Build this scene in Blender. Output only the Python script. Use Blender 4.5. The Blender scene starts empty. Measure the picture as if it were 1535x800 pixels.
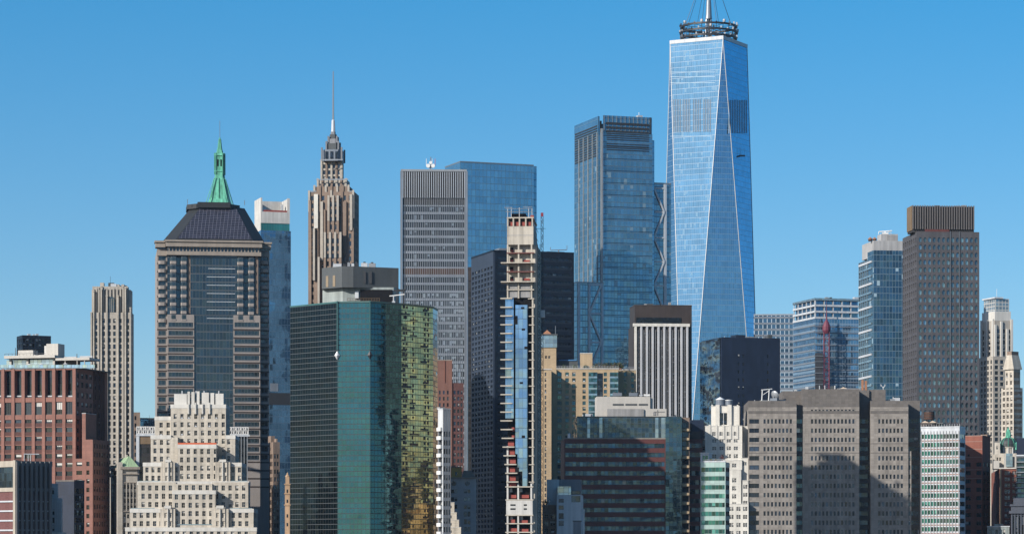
import bpy, math, random
from mathutils import Matrix, Vector
random.seed(7)
S = bpy.context.scene
R_ = math.radians

# ---------------------------------------------------------------- camera, sky, sun, exposure
F, CX, YH, HC = 4400.0, 767.5, 830.0, 35.0       # focal length in photo pixels, centre column, horizon row, eye height
cd = bpy.data.cameras.new('camera'); cam = bpy.data.objects.new('camera', cd); S.collection.objects.link(cam)
cam.location = (0, 0, HC); cam.rotation_euler = (R_(90), 0, 0)
cd.sensor_width = 36; cd.lens = F/1535*36; cd.shift_y = (YH-400)/1535
cd.clip_start = 1; cd.clip_end = 60000
S.camera = cam
SUN_AZ, SUN_EL = 50, 26.5                          # degrees to the left of straight behind the camera, and above the horizon
w = bpy.data.worlds.new("World"); S.world = w; w.use_nodes = True
nt = w.node_tree; bg = nt.nodes['Background']
sky = nt.nodes.new('ShaderNodeTexSky'); sky.sky_type = 'NISHITA'; sky.sun_disc = False
sky.sun_elevation = R_(SUN_EL); sky.sun_rotation = R_(180+SUN_AZ)
sky.air_density = 1.0; sky.dust_density = 1.2; sky.ozone_density = 3.0; sky.altitude = 0
tc = nt.nodes.new('ShaderNodeTexCoord'); vm = nt.nodes.new('ShaderNodeVectorMath'); vm.operation = 'MULTIPLY_ADD'
vm.inputs[1].default_value = (1, 1, 1.15); vm.inputs[2].default_value = (0, 0, 0.035)
nz = nt.nodes.new('ShaderNodeVectorMath'); nz.operation = 'NORMALIZE'
nt.links.new(tc.outputs['Generated'], vm.inputs[0]); nt.links.new(vm.outputs[0], nz.inputs[0]); nt.links.new(nz.outputs[0], sky.inputs[0])
hs = nt.nodes.new('ShaderNodeHueSaturation'); hs.inputs['Saturation'].default_value = 1.53; hs.inputs['Hue'].default_value = 0.504
nt.links.new(sky.outputs[0], hs.inputs['Color']); gm = nt.nodes.new('ShaderNodeGamma'); gm.inputs[1].default_value = 0.81
nt.links.new(hs.outputs[0], gm.inputs[0]); nt.links.new(gm.outputs[0], bg.inputs[0])
bg.inputs[1].default_value = 0.15
sd = bpy.data.lights.new('sun', 'SUN'); sun = bpy.data.objects.new('sun', sd); S.collection.objects.link(sun)
sd.energy = 5.0; sd.angle = R_(0.5); sd.color = (1, .94, .86)
sv = Vector((-math.sin(R_(SUN_AZ))*math.cos(R_(SUN_EL)), -math.cos(R_(SUN_AZ))*math.cos(R_(SUN_EL)), math.sin(R_(SUN_EL))))
sun.rotation_euler = sv.to_track_quat('Z', 'Y').to_euler(); sun.location = sv*3000
vs = S.view_settings; vs.view_transform = 'Standard'; vs.look = 'None'; vs.exposure = 0.42; vs.gamma = 1; vs.use_curve_mapping = False
S.cycles.max_bounces = 5; S.cycles.diffuse_bounces = 2; S.cycles.glossy_bounces = 4; S.cycles.caustics_reflective = False; S.cycles.caustics_refractive = False
S.cycles.use_denoising = True; S.cycles.sample_clamp_indirect = 4

# ---------------------------------------------------------------- materials
class NT:
    def __init__(s, name):
        s.m = bpy.data.materials.new(name); s.m.use_nodes = True; s.t = s.m.node_tree; s.b = s.t.nodes['Principled BSDF']
    def set(s, sock, v):
        if isinstance(v, bpy.types.NodeSocket): s.t.links.new(v, sock)
        else: sock.default_value = v
    def n(s, typ, ins=(), out=0, **pr):
        d = s.t.nodes.new('ShaderNode'+typ)
        for k, v in pr.items(): setattr(d, k, v)
        for k, v in dict(ins).items(): s.set(d.inputs[k], v)
        return d.outputs[out]
    def ma(s, op, a, b=0.0, c=0.0): return s.n('Math', {0: a, 1: b, 2: c}, operation=op)
    def vm(s, op, a, b=(0, 0, 0)): return s.n('VectorMath', {0: a, 1: b}, operation=op)
    def sc(s, v, k): return s.n('VectorMath', {0: v, 3: k}, operation='SCALE')
    def mix(s, f, a, b): return s.n('Mix', {0: f, 6: a, 7: b}, out=2, data_type='RGBA')
    def mf(s, f, a, b): return s.n('Mix', {0: f, 2: a, 3: b}, out=0, data_type='FLOAT')
    def uv(s): return s.n('UVMap')
    def xy(s, v):
        d = s.t.nodes.new('ShaderNodeSeparateXYZ'); s.t.links.new(v, d.inputs[0]); return d.outputs[0], d.outputs[1]
    def rnd(s, u, v, z=0.0):
        c = s.n('CombineXYZ', {0: u, 1: v, 2: z})
        d = s.t.nodes.new('ShaderNodeTexWhiteNoise'); d.noise_dimensions = '3D'; s.t.links.new(c, d.inputs[0]); return d.outputs[0], d.outputs[1]
    def p(s, **kw):
        for k, v in kw.items(): s.set(s.b.inputs[k.replace('_', ' ')], v)
        return s.m
def c4(c): return (c[0], c[1], c[2], 1)
M = {}
def stone(name, col, rough=.85, var=.22, scale=.09, streak=.25, joint=None, block=0, spec=.3, metal=0):
    """masonry or panels: large blotches, vertical rain streaks, fine grain, optional joints (width, height, darkness) with per-block tone"""
    s = NT(name); uv = s.uv()
    a = s.n('TexNoise', {'Vector': uv, 'Scale': scale, 'Detail': 4.0})
    st = s.n('TexNoise', {'Vector': s.vm('MULTIPLY', uv, (.55, .035, 1)), 'Scale': 1.0, 'Detail': 3.0})
    g = s.n('TexNoise', {'Vector': uv, 'Scale': 1.4, 'Detail': 2.0})
    f = s.ma('MULTIPLY_ADD', s.ma('SUBTRACT', a, .5), var*2.4, 1.0)
    f = s.ma('MULTIPLY_ADD', s.ma('SUBTRACT', st, .5), streak*2.2, f)
    f = s.ma('MULTIPLY_ADD', s.ma('SUBTRACT', g, .5), .18, f)
    if joint:
        u, v = s.xy(uv); u = s.ma('DIVIDE', u, joint[0]); v = s.ma('DIVIDE', v, joint[1])
        r, _ = s.rnd(s.ma('FLOOR', u), s.ma('FLOOR', v))
        if block: f = s.ma('MULTIPLY_ADD', s.ma('SUBTRACT', r, .5), block*2, f)
        l = s.ma('MAXIMUM', s.ma('LESS_THAN', s.ma('FRACT', u), .09/joint[0]), s.ma('LESS_THAN', s.ma('FRACT', v), .09/joint[1]))
        f = s.ma('MULTIPLY', f, s.ma('MULTIPLY_ADD', l, -joint[2], 1.0))
    col = s.sc([x*.72 for x in col], f)
    M[name] = s.p(Base_Color=col, Roughness=rough, Specular_IOR_Level=spec, Metallic=metal)
def plain(name, col, rough=.5, metal=0, spec=.5):
    s = NT(name); g = s.n('TexNoise', {'Vector': s.n('TexCoord', out=3), 'Scale': .6, 'Detail': 3.0})
    M[name] = s.p(Base_Color=s.sc([x*.75 for x in col], s.ma('MULTIPLY_ADD', s.ma('SUBTRACT', g, .5), .35, 1.0)), Roughness=rough, Metallic=metal, Specular_IOR_Level=spec)
def glass(name, tint, pw=1.5, ph=3.9, line=(.1, .11, .12), lw=.12, lh=.2, metal=.85, rough=.05, tilt=.010, tone=.25, blind=0, bcol=(.5, .55, .58), sp=None, wob=.02, wsc=.12, big=.0, lm=0):
    """curtain wall: panes tilted a little each, mullions, optional spandrel (share of storey, colour) and drawn blinds"""
    s = NT(name); uv = s.uv(); u, v = s.xy(uv); u = s.ma('DIVIDE', u, pw); v = s.ma('DIVIDE', v, ph)
    fu, fv, cu, cv = s.ma('FRACT', u), s.ma('FRACT', v), s.ma('FLOOR', u), s.ma('FLOOR', v)
    ob = s.t.nodes.new('ShaderNodeObjectInfo').outputs['Random']
    r, rc = s.rnd(cu, cv, s.ma('MULTIPLY', ob, 91.0))
    f = s.ma('MULTIPLY_ADD', s.ma('SUBTRACT', r, .5), tone*2, 1.0)
    rf, _ = s.rnd(s.ma('FLOOR', s.ma('DIVIDE', cu, 6.0)), cv, 3.0)
    f = s.ma('MULTIPLY_ADD', s.ma('SUBTRACT', rf, .5), tone, f)
    if big:
        nb = s.n('TexNoise', {'Vector': s.vm('MULTIPLY', uv, (.03, .05, 1)), 'Scale': 1.0, 'Detail': 3.0})
        f = s.ma('MULTIPLY_ADD', s.ma('SUBTRACT', nb, .5), big*2, f)
    base = s.sc(tint, f); met = metal
    if blind:
        r2, _ = s.rnd(cu, cv, s.ma('MULTIPLY_ADD', ob, 37.0, 5.0))
        bm = s.ma('MULTIPLY', s.ma('LESS_THAN', r2, blind), s.ma('GREATER_THAN', fv, s.ma('MULTIPLY', r, .7)))
        base = s.mix(bm, base, c4(bcol)); met = s.mf(bm, met, .25)
    if sp:
        sm = s.ma('LESS_THAN', fv, sp[0]); base = s.mix(sm, base, c4(sp[1])); met = s.mf(sm, met, sp[2] if len(sp) > 2 else .3)
    l = s.ma('MAXIMUM', s.ma('LESS_THAN', fu, lw/pw), s.ma('LESS_THAN', fv, lh/ph))
    base = s.mix(l, base, c4(line)); met = s.mf(l, met, lm); ro = s.mf(l, rough, .45)
    geo = s.n('NewGeometry', out=1)
    wn = s.n('TexNoise', {'Vector': s.vm('MULTIPLY', uv, (.45, 1.5, 1)), 'Scale': wsc, 'Detail': 2.0}, out=1)
    d = s.vm('ADD', s.sc(s.vm('SUBTRACT', rc, (.5, .5, .5)), tilt*2), s.sc(s.vm('SUBTRACT', wn, (.5, .5, .5)), wob*2))
    M[name] = s.p(Base_Color=base, Roughness=ro, Metallic=met, Normal=s.vm('NORMALIZE', s.vm('ADD', geo, d)))
def panes(name, tint, metal=.6, rough=.06, lo=.35, hi=1.35):
    """glass of single windows: the tone differs from window to window"""
    s = NT(name); u, v = s.xy(s.uv()); ob = s.t.nodes.new('ShaderNodeObjectInfo').outputs['Random']
    r, rc = s.rnd(s.ma('FLOOR', u), s.ma('FLOOR', v), s.ma('MULTIPLY', ob, 77.0))
    f = s.ma('MULTIPLY_ADD', s.ma('POWER', r, 2.2), hi-lo, lo)
    d = s.sc(s.vm('SUBTRACT', rc, (.5, .5, .5)), .06)
    M[name] = s.p(Base_Color=s.sc(tint, f), Metallic=metal, Roughness=rough, Normal=s.vm('NORMALIZE', s.vm('ADD', s.n('NewGeometry', out=1), d)))

# ---------------------------------------------------------------- mesh helpers
class MB:
    def __init__(s): s.v = []; s.f = []; s.uv = []; s.mi = []; s.ms = []
    def mat(s, m):
        if m not in s.ms: s.ms.append(m)
        return s.ms.index(m)
    def poly(s, pts, uvs, m):
        k = len(s.v); s.v += [tuple(p) for p in pts]; s.f.append(tuple(range(k, k+len(pts)))); s.uv += list(uvs); s.mi.append(s.mat(m))
    def box(s, x0, x1, y0, y1, z0, z1, m, T=None, skip=''):
        c = [(x, y, z) for z in (z0, z1) for y in (y0, y1) for x in (x0, x1)]
        if T: c = [tuple(T @ Vector(p)) for p in c]
        X, Y, Z = (x0, x1), (y0, y1), (z0, z1)
        for nm, q, uv in (('F', (0, 1, 5, 4), ((x0, z0), (x1, z0), (x1, z1), (x0, z1))), ('B', (3, 2, 6, 7), ((x1, z0), (x0, z0), (x0, z1), (x1, z1))),
                      ('R', (1, 3, 7, 5), ((y0, z0), (y1, z0), (y1, z1), (y0, z1))), ('L', (2, 0, 4, 6), ((y1, z0), (y0, z0), (y0, z1), (y1, z1))),
                      ('T', (4, 5, 7, 6), ((x0, y0), (x1, y0), (x1, y1), (x0, y1))), ('D', (2, 3, 1, 0), ((x0, y1), (x1, y1), (x1, y0), (x0, y0)))):
            if nm not in skip: s.poly([c[i] for i in q], uv, m)
    def tube(s, p, q, r, m, n=6, r2=None):
        p, q = Vector(p), Vector(q); d = (q-p); L = d.length
        if L < 1e-6: return
        qt = d.to_track_quat('Z', 'Y'); r2 = r if r2 is None else r2
        a = [p + qt @ Vector((r*math.cos(6.2832*i/n), r*math.sin(6.2832*i/n), 0)) for i in range(n)]
        b = [q + qt @ Vector((r2*math.cos(6.2832*i/n), r2*math.sin(6.2832*i/n), 0)) for i in range(n)]
        for i in range(n):
            j = (i+1) % n; s.poly([a[i], a[j], b[j], b[i]], [(i, 0), (i+1, 0), (i+1, L), (i, L)], m)
        s.poly(b, [(0, 0)]*n, m); s.poly(a[::-1], [(0, 0)]*n, m)
    def beam(s, p, q, w, t, m):
        """rectangular bar from p to q, w wide in the plane of the wall and t deep"""
        p, q = Vector(p), Vector(q); d = q-p; L = d.length; qt = d.to_track_quat('Z', 'Y')
        s.box(-w/2, w/2, -t/2, t/2, 0, L, m, Matrix.Translation(p) @ qt.to_matrix().to_4x4())
    def lathe(s, prof, m, c=(0, 0), n=16, a0=0.0):
        for (r0, z0), (r1, z1) in zip(prof, prof[1:]):
            for i in range(n):
                t0, t1 = 6.2832*i/n+a0, 6.2832*(i+1)/n+a0
                P = lambda r, t, z: (c[0]+r*math.cos(t), c[1]+r*math.sin(t), z)
                pts = [P(r0, t0, z0), P(r0, t1, z0), P(r1, t1, z1), P(r1, t0, z1)]; uv = [(t0*r0, z0), (t1*r0, z0), (t1*r0, z1), (t0*r0, z1)]
                if r1 < 1e-4: pts, uv = pts[:3], uv[:3]
                if r0 < 1e-4: pts, uv = [pts[0], pts[2], pts[3]], [uv[0], uv[2], uv[3]]
                s.poly(pts, uv, m)
    def ring(s, pts, z0, z1, m, top=None, k=0):
        """prism over a plan outline (counter-clockwise seen from above)"""
        a = 0
        for p, q in zip(pts, pts[1:]+pts[:1]):
            L = math.dist(p, q); s.poly([(p[0], p[1], z0), (q[0], q[1], z0), (q[0], q[1], z1), (p[0], p[1], z1)], [(a, z0), (a+L, z0), (a+L, z1), (a, z1)], m); a += L
        s.poly([(p[0], p[1], z1) for p in pts], [(p[0], p[1]) for p in pts], top or m)
    def frus(s, a, za, b, zb, m, top=None):
        for i in range(len(a)):
            j = (i+1) % len(a); L = math.dist(a[i], a[j]); H = math.hypot(zb-za, math.dist(a[i], b[i])); e = (L-math.dist(b[i], b[j]))/2
            s.poly([(*a[i], za), (*a[j], za), (*b[j], zb), (*b[i], zb)], [(0, 0), (L, 0), (L-e, H), (e, H)], m)
        s.poly([(*p, zb) for p in b], [p for p in b], top or m)
    def mesh(s, name):
        me = bpy.data.meshes.new(name); me.from_pydata(s.v, [], s.f)
        for m in s.ms: me.materials.append(M[m])
        me.polygons.foreach_set('material_index', s.mi)
        ul = me.uv_layers.new(name='UVMap'); ul.data.foreach_set('uv', [x for p in s.uv for x in p]); me.update(); return me
    def build(s, name, parent=None, loc=(0, 0, 0), rz=0):
        o = bpy.data.objects.new(name, s.mesh(name)); S.collection.objects.link(o); o.location = loc; o.rotation_euler = (0, 0, rz)
        if parent: o.parent = parent
        return o
def tag(o, label=None, cat=None, group=None, kind=None):
    for k, v in (('label', label), ('category', cat), ('group', group), ('kind', kind)):
        if v: o[k] = v
    return o
def thing(name, label, cat, loc=(0, 0, 0), rz=0, group=None):
    o = bpy.data.objects.new(name, None); S.collection.objects.link(o); o.location = loc; o.rotation_euler = (0, 0, rz); o.empty_display_size = 5
    return tag(o, label, cat, group)
def copy_tree(o, parent=None):
    c = o.copy(); S.collection.objects.link(c); c.parent = parent
    for ch in list(o.children): copy_tree(ch, c)
    return c
def at(px, py, Y): return Vector(((px-CX)/F*Y, Y, HC+(YH-py)/F*Y))

# ---------------------------------------------------------------- buildings
STY = {}     # window styles: (glass, frame, shape)
UNIT = {}
CACHE = {}
def unit_window(sty, var):
    """one window in a 1 x 1 opening: glass, frame, meeting rail or mullion, sill and sometimes a half-drawn blind or an air conditioner"""
    if (sty, var) in UNIT: return UNIT[sty, var]
    g, fr, kind = STY[sty]; mb = MB()
    mb.poly([(0, 0, 0), (1, 0, 0), (1, 0, 1), (0, 0, 1)], [(.5, .5)]*4, g)
    e = .06
    for a in ((0, e, 0, 1), (1-e, 1, 0, 1), (e, 1-e, 0, .05), (e, 1-e, .95, 1)): mb.box(a[0], a[1], -.06, -.004, a[2], a[3], fr, skip='B')
    if 's' in kind: mb.box(e, 1-e, -.05, -.004, .48, .53, fr, skip='B')
    if 'm' in kind: mb.box(.47, .53, -.05, -.004, .05, .95, fr, skip='B')
    if 'M' in kind:
        for k in (.32, .65): mb.box(k, k+.035, -.05, -.004, .05, .95, fr, skip='B')
    if var in (1, 2) and 'n' not in kind: mb.poly([(e, -.002, .65 if var == 1 else .4), (1-e, -.002, .65 if var == 1 else .4), (1-e, -.002, .95), (e, -.002, .95)], [(.5, .5)]*4, 'blind')
    if var == 3 and 'a' in kind: mb.box(.2, .8, -.4, -.004, .05, .32, 'light_metal', skip='B')
    UNIT[sty, var] = mb.mesh('window'); return UNIT[sty, var]
def band_mesh(L, h, m):
    k = ('band', round(L, 1), round(h, 1), m)
    if k not in CACHE:
        mb = MB(); L, h = k[1], k[2]; mb.poly([(0, 0, 0), (L, 0, 0), (L, 0, h), (0, 0, h)], [(0, 0), (L, 0), (L, h), (0, h)], m)
        CACHE[k] = mb.mesh('window_band')
    return CACHE[k]
class Bd:
    """a rectangular building: front between photo columns xa and xb, its nearest corner Y metres away; L / R: photo column where a visible
    left / right side ends; t: turn away from facing the camera"""
    def __init__(s, name, label, cat, xa, xb, Y, t=0.0, L=None, R=None, dep=30.0, group=None, lim=815):
        s.lim = lim
        k = lambda px: (px-CX)/F
        near = xb if (R is not None or t < 0) else xa
        be = math.atan(k(near)); s.r = r = -be + R_(t)
        u = (math.cos(r), math.sin(r)); v = (-u[1], u[0]); C = (k(near)*Y, Y)
        far = xa if near == xb else xb
        Wd = (k(far)*C[1]-C[0])/(u[0]-k(far)*u[1])
        e = L if L is not None else R
        s.D = dep if e is None else (k(e)*C[1]-C[0])/(v[0]-k(e)*v[1])
        if s.D < 4 or s.D > 90: print('DEPTH?', name, s.D)
        s.W = abs(Wd)
        s.P = C if near == xa else (C[0]+u[0]*Wd, C[1]+u[1]*Wd)
        s.u, s.v = u, v
        s.root = thing(name, label, cat, (s.P[0], s.P[1], 0), r, group)
        s.mbs = {}; s.win = []; s.cx = 0 if near == xa else s.W
    def X(s, px, y=0.0):
        k = (px-CX)/F; ox, oy = s.P[0]+s.v[0]*y, s.P[1]+s.v[1]*y
        return (k*oy-ox)/(s.u[0]-k*s.u[1])
    def YL(s, px, x):
        k = (px-CX)/F; ox, oy = s.P[0]+s.u[0]*x, s.P[1]+s.u[1]*x
        return (k*oy-ox)/(s.v[0]-k*s.v[1])
    def dist(s, x, y): return s.P[1]+s.u[1]*x+s.v[1]*y
    def Z(s, py, x=None, y=0.0): return HC+(YH-py)/F*s.dist(s.cx if x is None else x, y)
    def wpos(s, x, y, z): return Vector((s.P[0]+s.u[0]*x+s.v[0]*y, s.P[1]+s.u[1]*x+s.v[1]*y, z))
    def mb(s, name, sub=None):
        return s.mbs.setdefault((name, sub), MB())
    def vol(s, x0, x1, y0, y1, z0, z1, mat, F=None, R=None, L=None, name='wall', top=None):
        mb = s.mb(name, mat)
        fr = {'F': ((x0, y0), (1, 0), (0, 1), x1-x0), 'R': ((x1, y0), (0, 1), (-1, 0), y1-y0), 'L': ((x0, y1), (0, -1), (1, 0), y1-y0), 'B': ((x1, y1), (-1, 0), (0, -1), x1-x0)}
        for fc, sp in (('F', F), ('R', R), ('L', L), ('B', None)):
            O, A, I, Ln = fr[fc]
            sps = sp if isinstance(sp, list) else [sp]
            if sp is None: s.face(mb, O, A, I, Ln, z0, z1, [], [], 0, mat, 0); continue
            # stacked specs (by rows) share the face; each covers rows of its own
            cuts = []
            for q in sps:
                cols = s.cols(q, fc, x0, x1, y0, y1, Ln); rows = s.rows(q, fc, x0, x1, y0, y1, z0, z1)
                if rows and cols: cuts.append((rows[0][0], rows[-1][1], cols, rows, q))
            cuts.sort(key=lambda c: c[0])
            b = z0
            for i, (lo, hi, cols, rows, q) in enumerate(cuts):
                nb = z1 if i == len(cuts)-1 else (hi+cuts[i+1][0])/2
                s.face(mb, O, A, I, Ln, b, nb, cols, rows, q.get('d', .4), q.get('rm', mat), q.get('o', 0), mat)
                s.place(O, A, I, cols, rows, q); b = nb
            if not cuts: s.face(mb, O, A, I, Ln, z0, z1, [], [], 0, mat, 0)
        mb.poly([(x0, y0, z1), (x1, y0, z1), (x1, y1, z1), (x0, y1, z1)], [(x0, y0), (x1, y0), (x1, y1), (x0, y1)], top or 'roofing')
        return (x0, x1, y0, y1, z0, z1)
    def cols(s, q, fc, x0, x1, y0, y1, Ln):
        if 'ev' in q:
            n, wd, m = q['ev']; p = (Ln-2*m)/n; return [(m+p*i+(p-wd)/2, m+p*i+(p+wd)/2) for i in range(n)]
        if 'full' in q: return [(q['full'], Ln-q['full'])]
        c = q['px']
        if isinstance(c, tuple): c = [(c[0]+c[1]*i, c[0]+c[1]*i+c[2]) for i in range(c[3])]
        f = {'F': lambda p: s.X(p, y0)-x0, 'R': lambda p: s.YL(p, x1)-y0, 'L': lambda p: y1-s.YL(p, x0)}[fc]
        c = [tuple(sorted((f(a), f(b)))) for a, b in c]
        return sorted((max(a, .05), min(b, Ln-.05)) for a, b in c if b > .3 and a < Ln-.3)
    def rows(s, q, fc, x0, x1, y0, y1, z0, z1):
        c = q['py']; x, y = (s.cx if s.cx else x0, y0) if fc == 'F' else (x1, y0) if fc == 'R' else (x0, y0)
        lim = q.get('lim', s.lim)
        if isinstance(c, tuple):
            n = c[3] if len(c) > 3 else 99; c = [(c[0]+c[1]*i, c[0]+c[1]*i+c[2]) for i in range(n)]
        c = [(s.Z(b, x, y), s.Z(a, x, y)) for a, b in c if a < lim]
        return sorted((max(a, z0+.05), min(b, z1-.05)) for a, b in c if b > z0+.4 and a < z1-.4)
    def face(s, mb, O, A, I, L, z0, z1, cols, rows, d, rm, octo, mat=None):
        mat = mat or rm; us = O[0]*.7+O[1]*1.3
        P = lambda a, b, c=0.0: (O[0]+A[0]*a+I[0]*c, O[1]+A[1]*a+I[1]*c, b)
        def q(a0, a1, b0, b1):
            if a1-a0 > 1e-4 and b1-b0 > 1e-4: mb.poly([P(a0, b0), P(a1, b0), P(a1, b1), P(a0, b1)], [(us+a0, b0), (us+a1, b0), (us+a1, b1), (us+a0, b1)], mat)
        if not rows or not cols: q(0, L, z0, z1); return
        b = z0
        for r0, r1 in rows:
            q(0, L, b, r0); a = 0
            for c0, c1 in cols:
                q(a, c0, r0, r1); a = c1
                for p0, p1, ln in (((c0, r0), (c1, r0), 1), ((c1, r0), (c1, r1), 1), ((c1, r1), (c0, r1), 1), ((c0, r1), (c0, r0), 1)):
                    mb.poly([P(*p0), P(*p1), P(*p1, d), P(*p0, d)], [(us+p0[0], p0[1]), (us+p1[0], p1[1]), (us+p1[0]+d, p1[1]+d), (us+p0[0]+d, p0[1]+d)], rm)
                if octo:
                    e = octo*(c1-c0); h = octo*1.3*(r1-r0)
                    for ax, bz, sa, sb in ((c0, r0, 1, 1), (c1, r0, -1, 1), (c1, r1, -1, -1), (c0, r1, 1, -1)):
                        pts = [P(ax, bz), P(ax+sa*e, bz), P(ax, bz+sb*h)]; uv = [(us+ax, bz)]*3
                        mb.poly(pts if sa*sb > 0 else pts[::-1], uv, mat)
                        mb.poly([P(ax+sa*e, bz), P(ax, bz+sb*h), P(ax, bz+sb*h, d), P(ax+sa*e, bz, d)], [(us+ax, bz)]*4, mat)
            q(a, L, r0, r1); b = r1
        q(0, L, b, z1)
    def place(s, O, A, I, cols, rows, q):
        d = q.get('d', .4); sty = q.get('s', 'win'); nm = q.get('nm'); skip = q.get('skip')
        for i, (r0, r1) in enumerate(rows[::-1]):
            for j, (c0, c1) in enumerate(cols):
                Mx = Matrix(((A[0], I[0], 0, O[0]+A[0]*c0+I[0]*d), (A[1], I[1], 0, O[1]+A[1]*c0+I[1]*d), (0, 0, 1, r0), (0, 0, 0, 1)))
                if sty in STY: s.win.append((Mx, c1-c0, r1-r0, sty, random.choices((0, 1, 2, 3), (.66, .14, .08, .12))[0], nm or 'window', r1))
                else: s.win.append((Mx, c1-c0, r1-r0, sty, -1, nm or 'window_band', r1))
    def box(s, name, mat, x0, x1, y0, y1, z0, z1, sub=None): s.mb(name, sub).box(x0, x1, y0, y1, z0, z1, mat); return s
    def pbox(s, name, mat, pl, pr, pt, pb, y0, dep, sub=None):
        """box given by its front rectangle in photo pixels on the plane y0"""
        x0, x1 = s.X(pl, y0), s.X(pr, y0); zb = s.Z(pb, x0, y0) if pb is not None else 0
        s.mb(name, sub).box(x0, x1, y0, y0+dep, zb, s.Z(pt, x0, y0), mat); return (x0, x1, y0, y0+dep, zb, s.Z(pt, x0, y0))
    def one(s, name, mat, x0, x1, y0, y1, z0, z1):
        """a repeated part: same-sized ones share a mesh"""
        k = (round(x1-x0, 1), round(y1-y0, 1), round(z1-z0, 1), mat)
        if k not in CACHE: mb = MB(); mb.box(0, x1-x0, 0, y1-y0, 0, z1-z0, mat); CACHE[k] = mb.mesh(name)
        o = bpy.data.objects.new(name, CACHE[k]); S.collection.objects.link(o); o.parent = s.root; o.location = (x0, y0, z0); return o
    def pone(s, name, mat, pl, pr, pt, pb, y0, dep):
        x0, x1 = s.X(pl, y0), s.X(pr, y0)
        return s.one(name, mat, x0, x1, y0, y0+dep, s.Z(pb, x0, y0) if pb is not None else 0, s.Z(pt, x0, y0))
    def pv(s, pl, pr, pt, y0, dep, mat, pb=None, z0=0, **kw):
        x0, x1 = s.X(pl, y0), s.X(pr, y0); xr = s.cx if s.cx else x0
        if pb is not None: z0 = s.Z(pb, x0, y0)
        return s.vol(x0, x1, y0, y0+dep, z0, s.Z(pt, x0, y0), mat, **kw)
    def cap(s, b, h, o, mat, name='parapet', z=0.0, sub=None):
        """a coping or cornice band round the top of volume b"""
        x0, x1, y0, y1, _, z1 = b; m = s.mb(name, sub); z1 += z
        m.box(x0-o, x1+o, y0-o, y0+.45, z1, z1+h, mat); m.box(x0-o, x1+o, y1-.45, y1+o, z1, z1+h, mat)
        m.box(x0-o, x0+.45, y0+.45, y1-.45, z1, z1+h, mat); m.box(x1-.45, x1+o, y0+.45, y1-.45, z1, z1+h, mat)
    def clutter(s, x0, x1, y0, y1, z, n, tall=1.0):
        """plant on a flat roof: cooling units, ducts, pipes and thin masts"""
        for i in range(n):
            x, y = random.uniform(x0, x1), random.uniform(y0, y1); k = random.random()
            if k < .45: w = random.choice((1.2, 2.0, 3.0)); s.one('roof_unit', random.choice(('light_metal', 'alu_grey', 'penthouse_grey', 'concrete_grey')), x, x+w, y, y+1.6, z, z+random.choice((.9, 1.5, 2.1))*tall)
            elif k < .65: s.one('duct', 'alu_grey', x, x+random.choice((4.0, 6.0)), y, y+.7, z+.3, z+1.0)
            elif k < .85: s.one('vent_pipe', random.choice(('light_metal', 'dark_steel')), x, x+.35, y, y+.35, z, z+random.choice((1.2, 1.9, 2.6))*tall)
            else: s.one('mast', 'dark_steel', x, x+.14, y, y+.14, z, z+random.choice((3.5, 5.0))*tall)
    def done(s):
        for (nm, sub), mb in s.mbs.items():
            if mb.f: mb.build(nm, s.root)
        s.win.sort(key=lambda q: -q[6])
        cnt = {}; rest = {}
        for i, (Mx, wd, h, sty, var, nm, _) in enumerate(s.win):
            cnt[nm] = cnt.get(nm, 0)+1
            if cnt[nm] <= 100:
                if var >= 0: o = bpy.data.objects.new(nm, unit_window(sty, var)); o.matrix_basis = Mx @ Matrix.Diagonal((wd, 1, h, 1))
                else: o = bpy.data.objects.new(nm, band_mesh(wd, h, sty)); o.matrix_basis = Mx @ Matrix.Diagonal((wd/round(wd, 1), 1, h/round(h, 1), 1)) if round(wd, 1) and round(h, 1) else Mx
                S.collection.objects.link(o); o.parent = s.root
            else:
                mb = rest.setdefault(nm, MB()); T = Mx @ Matrix.Diagonal((wd, 1, h, 1)); g = STY[sty][0] if var >= 0 else sty
                P = lambda a, c, b: tuple(T @ Vector((a, c, b)))
                uv = [(i+.5, .5)]*4 if var >= 0 else [(i*3, 0), (i*3+wd, 0), (i*3+wd, h), (i*3, h)]
                mb.poly([P(0, 0, 0), P(1, 0, 0), P(1, 0, 1), P(0, 0, 1)], uv, g)
                if var in (1, 2) and 'n' not in STY[sty][2]: z = .65 if var == 1 else .4; mb.poly([P(.06, -.003, z), P(.94, -.003, z), P(.94, -.003, .95), P(.06, -.003, .95)], [(0, 0)]*4, 'blind')
                if var >= 0:
                    fr = STY[sty][1]; kd = STY[sty][2]
                    for a in ((0, .06, 0, 1), (.94, 1, 0, 1)) + (((.47, .53, 0, 1),) if 'm' in kd else ()) + (((.06, .94, .48, .53),) if 's' in kd else ()):
                        mb.poly([P(a[0], -.05, a[2]), P(a[1], -.05, a[2]), P(a[1], -.05, a[3]), P(a[0], -.05, a[3])], [(0, 0)]*4, fr)
        for nm, mb in rest.items(): tag(mb.build(nm, s.root), kind='stuff')
        return s
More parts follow.
